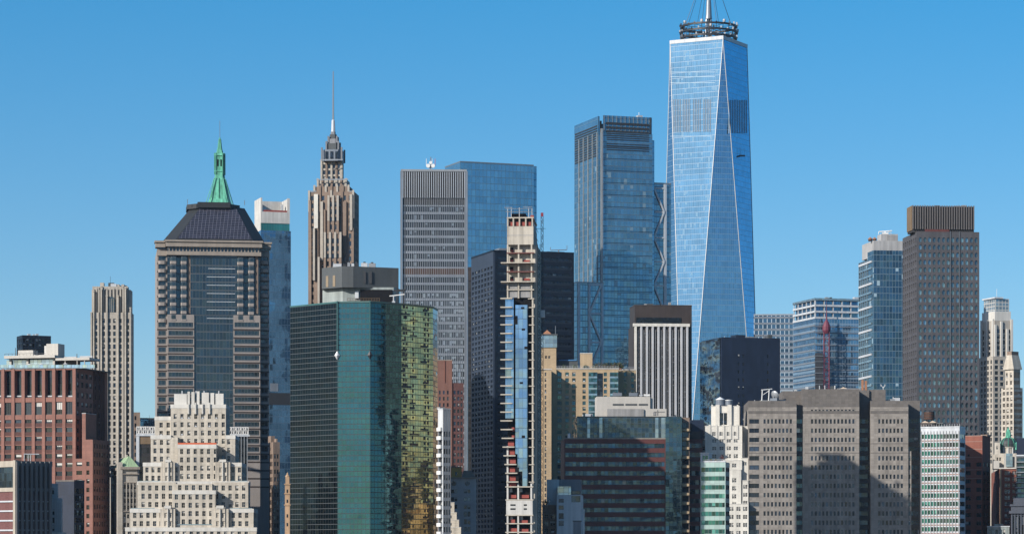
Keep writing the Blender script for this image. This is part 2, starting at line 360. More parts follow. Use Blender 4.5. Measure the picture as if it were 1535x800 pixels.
# ---------------------------------------------------------------- palette
stone('roofing', (.16, .155, .15), var=.3)
stone('limestone', (.56, .51, .43), joint=(1.6, .7, .14), block=.07, streak=.5)
stone('cream_trim', (.68, .66, .61), var=.15, streak=.3)
stone('pale_stone', (.47, .43, .37), joint=(1.5, .8, .1), block=.05)
stone('white_stone', (.74, .71, .64), joint=(1.4, .7, .1), block=.04, streak=.3)
stone('tan_brick', (.50, .375, .235), joint=(.9, .5, .10), block=.05, streak=.2)
stone('brown_brick', (.27, .20, .155), joint=(.8, .4, .1), block=.06, streak=.4)
stone('red_granite', (.28, .137, .107), joint=(1.9, 1.3, .12), block=.07, streak=.2)
stone('red_spandrel', (.11, .05, .042), joint=(1.5, 1.3, .1), block=.06)
stone('maroon_panel', (.13, .045, .04), joint=(1.5, 2.0, .12), block=.05, rough=.5)
stone('red_brick', (.27, .10, .07), joint=(.7, .3, .1), block=.06)
stone('pink_band', (.36, .22, .18), joint=(1.5, 1.0, .1))
stone('grey_granite', (.30, .272, .243), joint=(1.56, 1.05, .18), block=.13, streak=.35)
stone('grey_granite_dark', (.165, .15, .138), joint=(1.56, 1.05, .14), block=.12, streak=.2)
stone('brown_granite', (.06, .046, .040), joint=(1.6, 1.6, .15), block=.08, rough=.45)
stone('precast_dark', (.088, .088, .098), joint=(2.26, 3.62, .18), block=.06, streak=.3)
stone('ribbed_dark', (.16, .15, .15), joint=(1.0, 8, .2), streak=.3)
stone('bronze_panel', (.20, .14, .085), streak=.3)
stone('concrete', (.50, .455, .385), joint=(1.2, 3.6, .18), block=.05, streak=.55, var=.35)
stone('concrete_white', (.60, .585, .55), joint=(3, 3.4, .15), streak=.4)
stone('concrete_grey', (.33, .325, .32), joint=(2.4, 3, .18), streak=.5, block=.05)
stone('slab_concrete', (.55, .50, .42), streak=.4)
stone('stripe_granite', (.32, .285, .26), joint=(1.6, 9, .12), streak=.15)
stone('cornice_granite', (.33, .285, .24), joint=(1.6, 3, .14), streak=.25)
stone('penthouse_grey', (.085, .095, .10), joint=(2.2, 2.5, .15), rough=.6, streak=.2)
stone('penthouse_pale', (.30, .34, .33), joint=(2.2, 2.5, .12), rough=.6, streak=.6)
stone('pent_cream', (.56, .53, .48), joint=(3.0, 2.6, .08), var=.1, streak=.15)
stone('copper_green', (.11, .42, .29), rough=.7, streak=1.2, var=.5, scale=.5)
stone('copper_pale', (.36, .50, .30), rough=.7, streak=.5, var=.3)
stone('copper_brown', (.42, .20, .11), rough=.6, streak=.3)
stone('slate_roof', (.035, .038, .04), joint=(.9, 1.0, .3), rough=.55)
stone('dome_slate', (.06, .07, .07), joint=(.8, .8, .3), rough=.5)
stone('black_metal', (.005, .011, .024), joint=(1.55, 3.9, .3), block=.25, rough=.5, spec=.3, streak=.1)
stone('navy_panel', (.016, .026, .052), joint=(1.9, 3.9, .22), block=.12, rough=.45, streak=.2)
stone('grey_blue_panel', (.20, .23, .27), joint=(1.5, 1.9, .1), rough=.4, streak=.3)
stone('white_panel', (.58, .61, .64), joint=(1.1, 4, .14), rough=.5, streak=.3)
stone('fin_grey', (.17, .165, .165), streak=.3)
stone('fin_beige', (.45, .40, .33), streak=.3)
stone('red_blind', (.19, .085, .08), joint=(.9, .45, .2), block=.1)
stone('rust_wood', (.10, .055, .04), streak=.5, joint=(.35, 9, .3))
stone('alu_grey', (.36, .38, .40), rough=.45, streak=.2, metal=.3)
stone('orange_stone', (.50, .33, .2), streak=.4)
stone('grey_stone_shade', (.50, .51, .52), joint=(1.4, .7, .12), block=.05)
stone('ochre_stucco', (.50, .33, .11), streak=.3)
stone('brick_light', (.22, .11, .085), joint=(.7, .35, .12), block=.06)
plain('blind', (.58, .57, .53), .7)
plain('light_metal', (.62, .63, .64), .4, .3)
plain('steel', (.34, .36, .38), .4, .7)
plain('dark_steel', (.03, .032, .036), .5, .3)
plain('frame_dark', (.03, .032, .035), .5)
plain('frame_white', (.72, .71, .68), .5)
plain('frame_tan', (.42, .37, .30), .6)
plain('white_paint', (.78, .78, .76), .5)
plain('red_paint', (.50, .035, .03), .5)
plain('red_net', (.30, .06, .045), .8)
plain('orange_net', (.60, .13, .05), .8)
stone('mullion_alu', (.44, .48, .53), rough=.45)
plain('crane_red', (.26, .03, .05), .5)
plain('tan_canvas', (.66, .52, .38), .9)
plain('leaf', (.10, .085, .03), .8); plain('leaf_green', (.07, .10, .03), .8); plain('bark', (.1, .07, .05), .9)
plain('rust_red', (.16, .05, .04), .7)
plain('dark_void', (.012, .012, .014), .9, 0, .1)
plain('louver', (.02, .022, .026), .6)
plain('louver_tan', (.25, .19, .12), .6)
plain('teal_solid', (.04, .12, .12), .4)
plain('blue_tarp', (.05, .18, .38), .7)
panes('g_dark', (.038, .052, .070)); panes('g_blue', (.060, .085, .11)); panes('g_teal', (.045, .11, .12), lo=.4, hi=1.7); panes('g_black', (.014, .018, .024), .5)
panes('g_bright', (.12, .16, .19), .7); panes('g_oval', (.16, .24, .28), .6, lo=.55, hi=1.5); panes('g_slot', (.028, .036, .048), .5, lo=.5, hi=2.8)
STY.update(win=('g_dark', 'frame_dark', 's'), winl=('g_dark', 'frame_tan', 'sma'), winw=('g_dark', 'frame_white', 'sm'), winb=('g_blue', 'frame_dark', 'm'), wint=('g_teal', 'frame_dark', 'sma'),
           wink=('g_black', 'frame_dark', 's'), win3=('g_dark', 'frame_dark', 'M'), winr=('g_bright', 'frame_dark', 'm'), wino=('g_oval', 'frame_dark', 'n'), wing=('g_slot', 'frame_dark', 'mn'))
# curtain walls
W3 = (.45, .5, .55)
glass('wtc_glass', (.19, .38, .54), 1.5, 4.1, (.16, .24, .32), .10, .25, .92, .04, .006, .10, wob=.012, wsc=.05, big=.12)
glass('wtc_louver', (.22, .36, .50), 1.9, 30, (.05, .09, .14), .9, .4, .7, .2, .004, .25)
glass('tower_glass', (.15, .28, .36), 2.3, 4.1, (.07, .11, .15), .16, .42, .85, .05, .012, .16, blind=.04, bcol=(.17, .26, .32), wob=.02, big=.3)
glass('blue_glass', (.19, .38, .50), 2.6, 4.3, (.06, .12, .18), .22, .35, .88, .05, .008, .10, wob=.015, big=.15)
glass('sky_glass', (.10, .22, .34), 1.8, 3.9, (.05, .09, .14), .14, .3, .85, .05, .012, .12, wob=.05, wsc=.06, big=.5)
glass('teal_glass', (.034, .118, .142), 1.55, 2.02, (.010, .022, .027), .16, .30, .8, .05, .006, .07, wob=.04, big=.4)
glass('teal_dark_reflection', (.006, .014, .017), 1.55, 2.02, (.045, .05, .052), .08, .24, .75, .06, .012, .35, wob=.04, big=.5)  # same teal glass, with the dark reflection put into its colour
glass('olive_reflection', (.54, .39, .165), 1.55, 2.02, (.05, .06, .035), .16, .30, .75, .06, .012, .20, wob=.06, wsc=.3, big=.6)  # reflection of a golden-lit building painted as this facet's tint
glass('teal_broken_reflection', (.035, .10, .11), 1.55, 2.02, (.02, .03, .035), .14, .24, .75, .06, .02, .3, wob=.12, wsc=.3, big=.7)  # jagged reflections painted as blotches in this facet's colour
glass('bay_glass', (.045, .070, .086), 1.5, 3.81, (.06, .07, .078), .14, .5, .75, .05, .014, .22, wob=.03, big=.3)
glass('band_glass', (.05, .095, .12), 1.6, 3, (.02, .03, .035), .12, .1, .7, .05, .02, .4, blind=.06, bcol=(.35, .38, .4), wob=.06)
glass('band_dark', (.028, .045, .06), 1.6, 3, (.015, .02, .025), .12, .1, .6, .06, .02, .5, blind=.03, bcol=(.16, .2, .24), wob=.06)
glass('band_red', (.05, .088, .11), 1.5, 3, (.02, .02, .025), .14, .1, .7, .05, .03, .5, blind=.03, bcol=(.12, .14, .15), wob=.12, wsc=.25)
glass('bank_band', (.03, .043, .056), 1.2, 2.6, (.16, .18, .20), .2, .01, .5, .08, .02, .5, blind=.36, bcol=(.40, .43, .46), lm=.3)
glass('bank_dark', (.016, .024, .034), 1.2, 2.6, (.10, .115, .13), .2, .01, .5, .08, .02, .5, blind=.08, bcol=(.28, .31, .34), lm=.3)
glass('green_band', (.022, .10, .09), 1.4, 3, (.06, .07, .07), .16, .1, .6, .05, .03, .8, blind=.12, bcol=(.07, .25, .22))
glass('mint_spandrel', (.27, .37, .345), 1.9, 3, (.2, .24, .24), .12, .1, .1, .3, .01, .12)
glass('pale_glass', (.25, .33, .37), 1.9, 1.9, (.10, .12, .14), .12, .12, .6, .08, .02, .25)
glass('cap_glass', (.058, .085, .098), 1.55, 2.0, (.05, .07, .08), .12, .12, .75, .05, .03, .35, wob=.1, wsc=.3)
glass('corner_glass', (.065, .11, .13), 1.6, 1.95, (.03, .045, .05), .14, .14, .8, .04, .03, .25, wob=.07, wsc=.2, big=.3)
glass('mirror_glass', (.085, .11, .14), 1.6, 3.6, (.03, .04, .05), .10, .18, .85, .03, .05, .3, wob=.5, wsc=.16, big=.6)
glass('office_glass', (.14, .27, .40), 1.7, 3.9, (.35, .42, .48), .10, .01, .8, .05, .012, .25, sp=(.32, (.20, .29, .38), .4), lm=.2)
glass('grid_glass', (.06, .12, .18), 2.8, 3.9, (.34, .40, .45), .5, .9, .7, .06, .01, .3, lm=.1)
glass('res_glass', (.060, .12, .17), 1.7, 3.4, (.10, .15, .19), .18, .3, .8, .05, .018, .3, blind=.04, bcol=(.3, .4, .45), wob=.05)
glass('site_glass', (.23, .35, .48), 1.5, 3.75, (.05, .09, .13), .10, .22, .85, .04, .018, .22, wob=.06, wsc=.15, big=.3)
glass('black_glass', (.016, .026, .040), 1.6, 3.9, (.006, .010, .018), .2, .9, .6, .1, .015, .5, blind=.05, bcol=(.06, .08, .10))
glass('brown_glass', (.035, .032, .032), 1.6, 3.9, (.022, .019, .018), .2, 1.3, .5, .1, .015, .4)
glass('green_crown', (.04, .22, .20), 1.6, 4, (.04, .07, .07), .2, .2, .6, .06, .01, .3)
glass('solar', (.030, .030, .044), 1.7, 1.25, (.15, .15, .18), .10, .10, .3, .25, .01, .25)
glass('truss_glass', (.14, .16, .18), 1.3, 2.5, (.55, .56, .57), .45, .5, .4, .2, .01, .4)
glass('crown_glass', (.24, .30, .34), 2.0, 2.0, (.48, .45, .40), .35, .35, .6, .1, .01, .3)

# ---------------------------------------------------------------- ground and river
mb = MB(); mb.poly([(-9000, 650, 0), (9000, 650, 0), (20000, 40000, 0), (-20000, 40000, 0)], [(-9000, 650), (9000, 650), (20000, 40000), (-20000, 40000)], 'roofing')
tag(mb.build('ground'), kind='structure')
s = NT('river_water'); wn = s.n('TexNoise', {'Vector': s.n('TexCoord', out=3), 'Scale': .12, 'Detail': 5.0})
M['river_water'] = s.p(Base_Color=(.012, .028, .035, 1), Roughness=.12, Normal=s.n('Bump', {'Height': wn, 'Strength': .35, 'Distance': 1.0}))
mb = MB(); mb.poly([(-9000, -4000, -2), (9000, -4000, -2), (9000, 650, -2), (-9000, 650, -2)], [(0, 0), (1, 0), (1, 1), (0, 1)], 'river_water')
tag(mb.build('river_water'), kind='structure')
stone('quay_stone', (.2, .19, .18)); mb = MB(); mb.box(-9000, 9000, 648, 650, -4, .15, 'quay_stone'); tag(mb.build('quay_wall'), kind='structure')
# ================================================================ far towers
def plane_hit(px, py, p0, n):
    d = Vector(((px-CX)/F, 1, (YH-py)/F)); o = Vector((0, 0, HC)); t = (p0-o).dot(n)/d.dot(n); return o+d*t
glass('wtc_lit', (.080, .205, .35), 1.5, 4.1, (.09, .17, .27), .10, .35, .92, .05, .006, .08, blind=.10, bcol=(.11, .235, .36), wob=.010, wsc=.05, big=.3)  # left face only: the paler blind panes imitate reflections
def wtc():
    Yc = 2230.; cx = (1062.5-CX)/F*Yc; ph = R_(16.3); rt = 31.0; rb = 43.6; z0, z1 = 56., 421.
    root = thing('glass_skyscraper', 'tallest tower of blue glass in long triangles, with a ringed mast platform', 'skyscraper', (cx, Yc, 0))
    P = lambda k, r, z: Vector((r*math.sin(ph+k*math.pi/4), -r*math.cos(ph+k*math.pi/4), z))
    T = {k: P(k, rt, z1) for k in (0, 2, 4, 6)}; B = {k: P(k, rb, z0) for k in (1, 3, 5, 7)}
    def tri(a, b, c, m):
        n = (b-a).cross(c-a).normalized(); h = Vector((0, 0, 1)).cross(n).normalized(); mb = MB()
        mb.poly([a, b, c], [(p.dot(h), p.z) for p in (a, b, c)], m); o = mb.build('curtain_wall', root); return n
    N = {}
    for k in (0, 2, 4, 6):
        l, r = (k-1) % 8, (k+1) % 8
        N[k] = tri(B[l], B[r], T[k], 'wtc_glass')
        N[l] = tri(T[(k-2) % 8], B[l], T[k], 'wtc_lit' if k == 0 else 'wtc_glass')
    mb = MB(); mb.ring([tuple(B[k][:2]) for k in (1, 3, 5, 7)], 0, z0, 'grey_blue_panel'); mb.build('podium', root)
    for k in (0, 2, 4, 6):
        for l in ((k-1) % 8, (k+1) % 8):
            mb = MB(); mb.tube(B[l]*1.0, T[k], .36, 'alu_grey', 4, .3); mb.build('edge_trim', root)
    mb = MB(); sq = [tuple(P(k, rt+.5, 0)[:2]) for k in (0, 2, 4, 6)]; mb.ring(sq, z1-.5, z1+2.2, 'white_panel', 'roofing'); mb.build('parapet', root)
    o = Vector((cx, Yc, 0))
    def strip(k, px0, px1, py0, py1, m, name, dep=.25):
        n = N[k]; p0 = T[0]+o; mb = MB()
        q = [plane_hit(a, b, p0, n)-o+n*dep for a, b in ((px0, py1), (px1, py1), (px1, py0), (px0, py0))]
        q0 = [p-n*(dep+.1) for p in q]
        mb.poly(q, [(0, 0), (1, 0), (1, 1), (0, 1)], m)
        for i in range(4): j = (i+1) % 4; mb.poly([q[i], q0[i], q0[j], q[j]], [(0, 0)]*4, m)
        return mb.build(name, root)
    M['slot'] = M['louver']; plain('slot_blue', (.05, .09, .14), .5, .2); plain('slot_pale', (.12, .22, .32), .5, .2); plain('slot_line', (.20, .30, .40), .5, .2)
    for a, b in ((1009.5, 1020), (1023.5, 1036), (1039, 1051), (1054.5, 1065)):
        x = a
        while x < b: strip(7, x, x+1.0, 149, 198, 'slot_blue', 'louver_slot'); x += 2.5
    x = 1092.5
    while x < 1121: strip(1, x, x+.8, 150, 200, 'slot_pale', 'louver_slot'); x += 2.6
    for y in (108, 115, 124, 204): strip(7, 1005, 1072 if y < 200 else 1066, y, y+.7, 'slot_line', 'floor_line', .12)
    # ringed platform and mast on the roof
    for i, (zz, rr) in enumerate(((z1+4.5, 21.5), (z1+8.8, 22.2), (z1+13.2, 21.8))):
        mb = MB(); mb.lathe([(rr-2.2, zz), (rr, zz-.2), (rr, zz+1.1), (rr-2.2, zz+.9), (rr-2.2, zz)], 'dark_steel', n=40)
        for a in range(24):
            t = a*math.pi/12+i*.1; p = (rr*math.cos(t), rr*math.sin(t))
            mb.tube((p[0]*.97, p[1]*.97, zz-4.4), (p[0]*.97, p[1]*.97, zz), .22, 'dark_steel', 4)
            if a % 2: mb.tube((p[0]*.2, p[1]*.2, zz), (p[0]*.95, p[1]*.95, zz), .18, 'dark_steel', 4)
            mb.box(p[0]-.5, p[0]+.5, p[1]-.5, p[1]+.5, zz+1, zz+1.6+random.random()*1.6, random.choice(('steel', 'dark_steel', 'light_metal')))
        mb.build('platform_ring', root)
    mb = MB()
    for a in range(6):
        t = a*math.pi/3+.3
        for r0, r1, za, zb in ((2.6, 2.3, z1, z1+17), (2.3, 2.0, z1+17, z1+20)): mb.tube((r0*math.cos(t), r0*math.sin(t), za), (r1*math.cos(t), r1*math.sin(t), zb), .3, 'steel', 4)
        for k in range(6):
            za = z1+k*3.2; u = t+math.pi/3; mb.tube((2.5*math.cos(t), 2.5*math.sin(t), za), (2.4*math.cos(u), 2.4*math.sin(u), za+3.2), .16, 'steel', 4)
    mb.lathe([(1.2, z1), (1.2, z1+20)], 'dark_steel', n=8)
    mb.lathe([(2.6, z1+20), (2.3, z1+23), (1.5, z1+38), (1.6, z1+38.2), (1.6, z1+40), (1.1, z1+41), (.8, z1+80), (.4, z1+122), (0, z1+124)], 'steel', n=10)
    mb.build('mast', root)
    for a in range(8):
        t = a*math.pi/4+.25; mb = MB(); mb.tube((19*math.cos(t), 19*math.sin(t), z1+13.5), (1.3*math.cos(t), 1.3*math.sin(t), z1+62), .16, 'dark_steel', 4); mb.build('guy_cable', root)
    for a, rr, h in ((3.6, 21, 15.2), (4.35, 18, 15.0), (5.35, 18, 15.4), (5.5, 21, 12.6), (4.8, 10, 13)):
        mb = MB(); mb.lathe([(0, h+z1-.3), (1.0, h+z1), (1.15, h+z1+1.2), (.8, h+z1+2.0), (0, h+z1+2.2)], 'light_metal', (rr*math.cos(a), rr*math.sin(a)), 10); mb.build('antenna_dome', root)
    p = plane_hit(1110, 233.5, T[0]+o, N[1])+N[1]*1.5
    r = thing('window_washing_rig', 'small dark maintenance rig hanging high on the right glass face of the tallest tower', 'maintenance rig', p)
    mb = MB(); mb.box(-2.0, 2.0, -.7, .7, -.8, .3, 'dark_steel'); mb.build('cradle', r)
    mb = MB(); mb.tube((-1.6, 0, .3), (-1.6, .6, 6), .06, 'dark_steel', 4); mb.tube((1.6, 0, .3), (1.6, .6, 6), .06, 'dark_steel', 4); mb.build('rope', r)
wtc()

plain('brace_steel', (.50, .54, .58), .55)
def b_three():
    b = Bd('braced_glass_tower', 'dark blue glass tower with louvred top and silver corner column, beside the tallest tower', 'skyscraper', 897, 982, 2000, 20, L=861)
    z1 = b.Z(198, b.X(900)); W, D = b.W, b.D
    xr = b.X(978)
    b.vol(0, xr, 0, D, 0, z1, 'tower_glass', name='curtain_wall')
    b.vol(xr, W, 1.5, D, 0, b.Z(210, xr), 'blue_glass', name='side_wall')
    # louvred and parapet storeys
    zt = b.Z(174, 0)
    b.vol(0, b.X(896.5)+.01, 0, D, z1, zt, 'tower_glass', name='screen_wall') if False else None
    m = b.mb('screen_wall'); m.box(0, .5, 0, D, z1, zt, 'blue_glass'); m.box(0, b.X(899), 0, .5, z1, zt-.1, 'blue_glass')
    x0 = b.X(905); m.box(x0, xr, 1.0, 1.4, z1, b.Z(172.5, x0), 'truss_front' if False else 'tower_glass'); m.box(W-3.5, W-3, 0, D*.5, z1, b.Z(176.5, W), 'dark_steel')
    for i in range(12):
        px = 906+i*6.3; b.one('screen_post', 'steel', b.X(px), b.X(px)+.35, .5, 1.0, z1, b.Z(172.5, x0))
    m = b.mb('plant_room', 'x'); m.box(x0+2, xr-2, 5, D-5, z1-1, b.Z(183, x0), 'brown_granite'); m.box(b.X(898), x0, 4, 9, z1-1, b.Z(180, x0), 'bronze_panel'); m.box(b.X(934), b.X(937), 3, 5, z1, b.Z(178, x0), 'white_panel')
    for k in range(3): b.pone('louver', 'louver', 909, 973, 183+k*6.2, 186.3+k*6.2, .3, .5)
    for g in (199.2, 214.4):
        for k in range(4): b.pone('louver', 'louver', 909.5, 973, g+k*3.0, g+1.5+k*3.0, -.25, .3)
    for i in range(13):
        y = 187+i*3.7; z = b.Z(y+2, 0, 0)
        if i < 3: b.one('side_louver', 'louver', -.3, .2, 2.5, D-1.5, z, z+.9)
        else:
            for k in range(5): y0 = 2+k*(D-3)/5; b.one('side_louver', 'louver', -.3, .2, y0+.6, y0+(D-3)/5-.8, z, z+.9)
    for k in range(5): y0 = 2+k*(D-3)/5; b.one('side_mullion', 'alu_grey', -.5, .1, y0, y0+.6, 0, b.Z(198, 0))
    zc = b.Z(193, b.X(902))
    m = b.mb('corner_column'); m.box(b.X(900.4), b.X(903.2), -1.2, .2, 0, zc, 'alu_grey')
    for i in range(62):
        z = zc-12-i*4.1
        if z > 120 and i % 2 == 0: b.one('floor_line', 'dark_steel', b.X(905), xr, -.12, .1, z, z+.35)
    m = b.mb('roof_unit'); m.box(b.X(961), b.X(968), 6, 10, z1, b.Z(171, b.X(961)), 'light_metal'); m.tube((b.X(964), 8, z1), (b.X(964), 8, b.Z(167, W)), .15, 'steel', 4)
    # low braced block at the left foot of the front
    yb = -6.0; bx = b.vol(b.X(864.5, yb), b.X(905, yb), yb, 0, 0, b.Z(424, b.X(865), yb), 'tower_glass', name='braced_wing')
    xa, xb = bx[0], bx[1]; t = b.mb('brace')
    for px in (866, 881.5, 900.8): b.one('wing_column', 'brace_steel', b.X(px, yb), b.X(px, yb)+1.5, yb-.9, yb, 0, bx[5])
    ys = [427, 470, 513, 556]
    for i, y in enumerate(ys):
        za = b.Z(y, 0, yb); b.one('wing_beam', 'brace_steel', b.X(883, yb), b.X(901, yb), yb-.7, yb, za-.6, za+.6)
        if i < 3:
            zb = b.Z(ys[i+1], 0, yb); l, r = b.X(883, yb), b.X(901, yb); p, q = ((r, yb-.6, za), (l, yb-.6, zb)) if i % 2 == 0 else ((l, yb-.6, za), (r, yb-.6, zb))
            mb = MB(); mb.beam(p, q, 1.4, 1.0, 'brace_steel'); mb.build('brace', b.root)
    b.cap(bx, .9, .1, 'alu_grey')
    # right lower wing with K braces
    yw = 4.0; rx = b.vol(W+.05, b.X(1006, yw), yw, D, 0, b.Z(276, W, yw), 'tower_glass', name='braced_wing')
    b.cap(rx, 1.2, .1, 'steel'); l, r = W+.3, b.X(995, yw); b.one('wing_column', 'brace_steel', r, r+1.8, yw-.9, yw, 0, rx[5])
    ys = [282, 317.5, 356, 392, 428, 464]
    for i, y in enumerate(ys):
        za = b.Z(y, W, yw); b.one('wing_beam', 'brace_steel', l, r, yw-.7, yw, za-.5, za+.5)
        if i < len(ys)-1:
            zb = b.Z(ys[i+1], W, yw); p, q = ((l, yw-.6, za), (r, yw-.6, zb)) if i % 2 == 0 else ((r, yw-.6, za), (l, yw-.6, zb))
            mb = MB(); mb.beam(p, q, 1.4, 1.0, 'brace_steel'); mb.build('brace', b.root)
    b.done()
b_three()

def b_plainblue():
    b = Bd('glass_office_tower', 'plain sky blue glass tower with sloping top line behind the concrete core under construction', 'skyscraper', 690, 807, 1900, 20, L=667)
    z = b.Z(243, 0); x = b.X(800)
    b.vol(0, x, 0, b.D, 0, z, 'blue_glass', name='curtain_wall'); b.vol(x, b.W, 3, b.D, 0, b.Z(248, x), 'blue_glass', name='side_wall')
    m = b.mb('coping'); m.box(-.1, x, -.1, .5, z, z+.7, 'steel'); m.box(-.1, .5, .5, b.D, z, z+.7, 'steel')
    b.done()
b_plainblue()

stone('crown_bronze', (.085, .07, .062))
stone('spandrel_alu', (.37, .405, .45), rough=.5, streak=.15)
def b_bank():
    b = Bd('aluminium_bank_tower', 'pale grey slab tower with close vertical mullions, a ribbed crown and drum antennas', 'office tower', 603.5, 697, 1600, 0, dep=30)
    W = b.W; zt = b.Z(258, 0)
    rows = [(297.5+i*11.75, 297.5+i*11.75+8.2) for i in range(46) if i not in (9,)]
    b.vol(0, W, 0, 30, 0, zt, 'spandrel_alu', F=[dict(full=.3, py=rows[:11], s='bank_dark', d=.5), dict(full=.3, py=rows[11:], s='bank_band', d=.5)])
    m = b.mb('ribbed_crown'); za = b.Z(296, 0)
    m.box(.2, W-.2, -.5, -.05, za, zt+.1, 'crown_bronze')
    for i in range(29): x = i*(W-.5)/28; b.one('mullion', 'mullion_alu', x, x+.42, -1.1, -.5 if False else -.02, za-.3, zt+.3)
    for i in range(29): x = i*(W-.5)/28; b.one('mullion', 'mullion_alu', x, x+.18, -.45, -.02, 60, za-.3)
    for y0, y1 in ((297, 307), (402, 411)): m.box(.2, W-.2, -.2, -.03, b.Z(y1, 0), b.Z(y0, 0), 'rust_wood' if y0 > 400 else 'louver')
    for l, r in ((600, 603.4), (697.1, 701)): b.pone('corner_column', 'grey_blue_panel', l, r, 256.5, None, -1.2, 30)
    m = b.mb('coping'); m.box(-1, W+1, -1.3, 30, zt+.3, zt+1.4, 'alu_grey'); b.done()
    p = b.wpos(b.X(646), 12, zt+1.4); t = thing('rooftop_antenna_cluster', 'cluster of white drum antennas on the ribbed crown of the pale slab tower', 'antenna', p)
    mb = MB(); mb.tube((0, 0, 0), (0, 0, 8.5), .3, 'steel'); mb.tube((-2.5, 0, 3.5), (2.5, 0, 3.5), .2, 'steel'); mb.tube((-1.5, 0, 0), (0, 0, 4), .15, 'steel'); mb.tube((1.5, 0, 0), (0, 0, 4), .15, 'steel'); mb.build('frame', t)
    for dx, dz, r in ((-1.4, 3.6, 1.1), (1.3, 3.6, 1.1), (0, 5.3, .9)):
        mb = MB(); mb.tube((dx, -.9, dz), (dx, .2, dz), r, 'white_paint', 10); mb.build('drum_dish', t)
    for dx in (-2.4, 2.4, .8): mb = MB(); mb.tube((dx, 0, 3.5), (dx, 0, 7.6), .14, 'red_paint' if dx > 1 else 'white_paint', 5); mb.build('whip_antenna', t)
b_bank()

stone('side_grey', (.040, .055, .085), joint=(1.5, 2.6, .2), rough=.5)
def b_black():
    b = Bd('black_office_tower', 'broad black steel tower standing right behind the unfinished concrete tower', 'office tower', 742, 860.5, 1450, 17, L=709, lim=800)
    z = b.Z(377, 0); D = b.D
    L = dict(ev=(7, D/7-2.2, .2), py=(398, 7.75, 4.6), s='winb', d=.7)
    b.vol(0, b.W, 0, D, 0, z, 'black_metal', F=dict(full=1.2, py=[(384+i*11.6, 390+i*11.6) for i in range(36)], s='black_glass', d=.3), L=None)
    m = b.mb('side_cladding'); b.vol(-.9, -.02, 0, D, 0, z-.05, 'side_grey', L=L, name='side_cladding')
    m = b.mb('coping'); m.box(-1, b.W, -.15, .4, z, z+.8, 'black_metal'); m.box(-1, .4, .4, D, z, z+.8, 'black_metal')
    m = b.mb('plant_room'); m.box(4, 12, 6, 14, z, b.Z(370, 5), 'grey_blue_panel'); m.box(b.X(826), b.X(852), 6, 14, z, z+1.6, 'louver'); b.clutter(2, b.W-4, 4, 12, z, 9); b.done()
    p = b.wpos(b.X(842), 5, z+.8); t = thing('roof_davit', 'thin steel davit crane on the flat roof of the black tower', 'davit')
    t.location = p; mb = MB(); mb.tube((0, 0, 0), (0, 0, 1.5), .3, 'steel'); mb.build('base', t); mb = MB(); mb.tube((-4, 0, 1.4), (4.2, 0, 1.7), .22, 'steel'); mb.tube((-4, 0, 1.4), (-4, 0, 3), .15, 'steel'); mb.tube((4.2, 0, 1.7), (4.2, 0, 3.8), .15, 'steel'); mb.build('boom', t)
    b = Bd('brown_glass_slab', 'narrow dark brown glass slab squeezed between the pale slab tower and the black tower', 'office building', 701.5, 727, 1530, 0, dep=25)
    v = b.vol(0, b.W, 0, 25, 0, b.Z(403, 0), 'brown_glass', name='curtain_wall'); b.cap(v, 1, .1, 'brown_granite'); b.pbox('plant_screen', 'brown_granite', 702, 722, 404.5, 420, -.25, .2); b.pbox('plant_louver', 'louver', 702.5, 718, 425, 433, -.25, .2); b.done()
b_black()

def b_blue_crown():
    b = Bd('concrete_crowned_tower', 'slim blue glass tower with an unfinished white concrete crown, right of the pyramid roofed tower', 'residential tower', 391, 436, 1750, 12, L=381.5)
    W, D = b.W, b.D; zg = b.Z(345, 0); zt = b.Z(296, 0)
    b.vol(0, W, 0, D, 0, zg, 'sky_glass', name='curtain_wall')
    x1 = b.X(434.5); m = b.mb('crown_wall')
    m.box(0, x1, 0, 1, b.Z(334, 0), b.Z(317, 0), 'concrete_white'); m.box(0, .9, 1, D, zg, zt, 'concrete_white'); m.box(x1-.9, x1, 1, D, zg, zt, 'concrete_white'); m.box(.9, x1-.9, D-1, D, zg, zt, 'concrete_white')
    m.box(0, .9, 0, 1, b.Z(317, 0), zt, 'concrete_white') ; m.box(x1-1.6, x1, 0, 1, b.Z(317, 0), zt, 'concrete_white')
    m.box(0, x1, .2, D, zt-.0, zt+.6, 'concrete_white') if False else None
    b.pbox('crown_window', 'green_crown', 391.5, 434, 333.5, 346, .3, 3); b.pbox('crown_window', 'red_net', 395, 434, 314.5, 317.2, .2, .3)
    m.box(b.X(394), b.X(402), 6, 8, b.Z(316, 0), b.Z(309, 0), 'light_metal'); m.box(b.X(425), b.X(428), 6, 8, b.Z(316, 0), b.Z(304, 0), 'light_metal')
    for y, m2 in ((576, 'black_glass'),): b.pbox('plant_band', 'louver', 391.2, 436.8, 588, 606, -.2, .4)
    b.pbox('plant_band', 'grey_blue_panel', 405, 417, 574, 586, -.2, .4)
    b.done()
b_blue_crown()

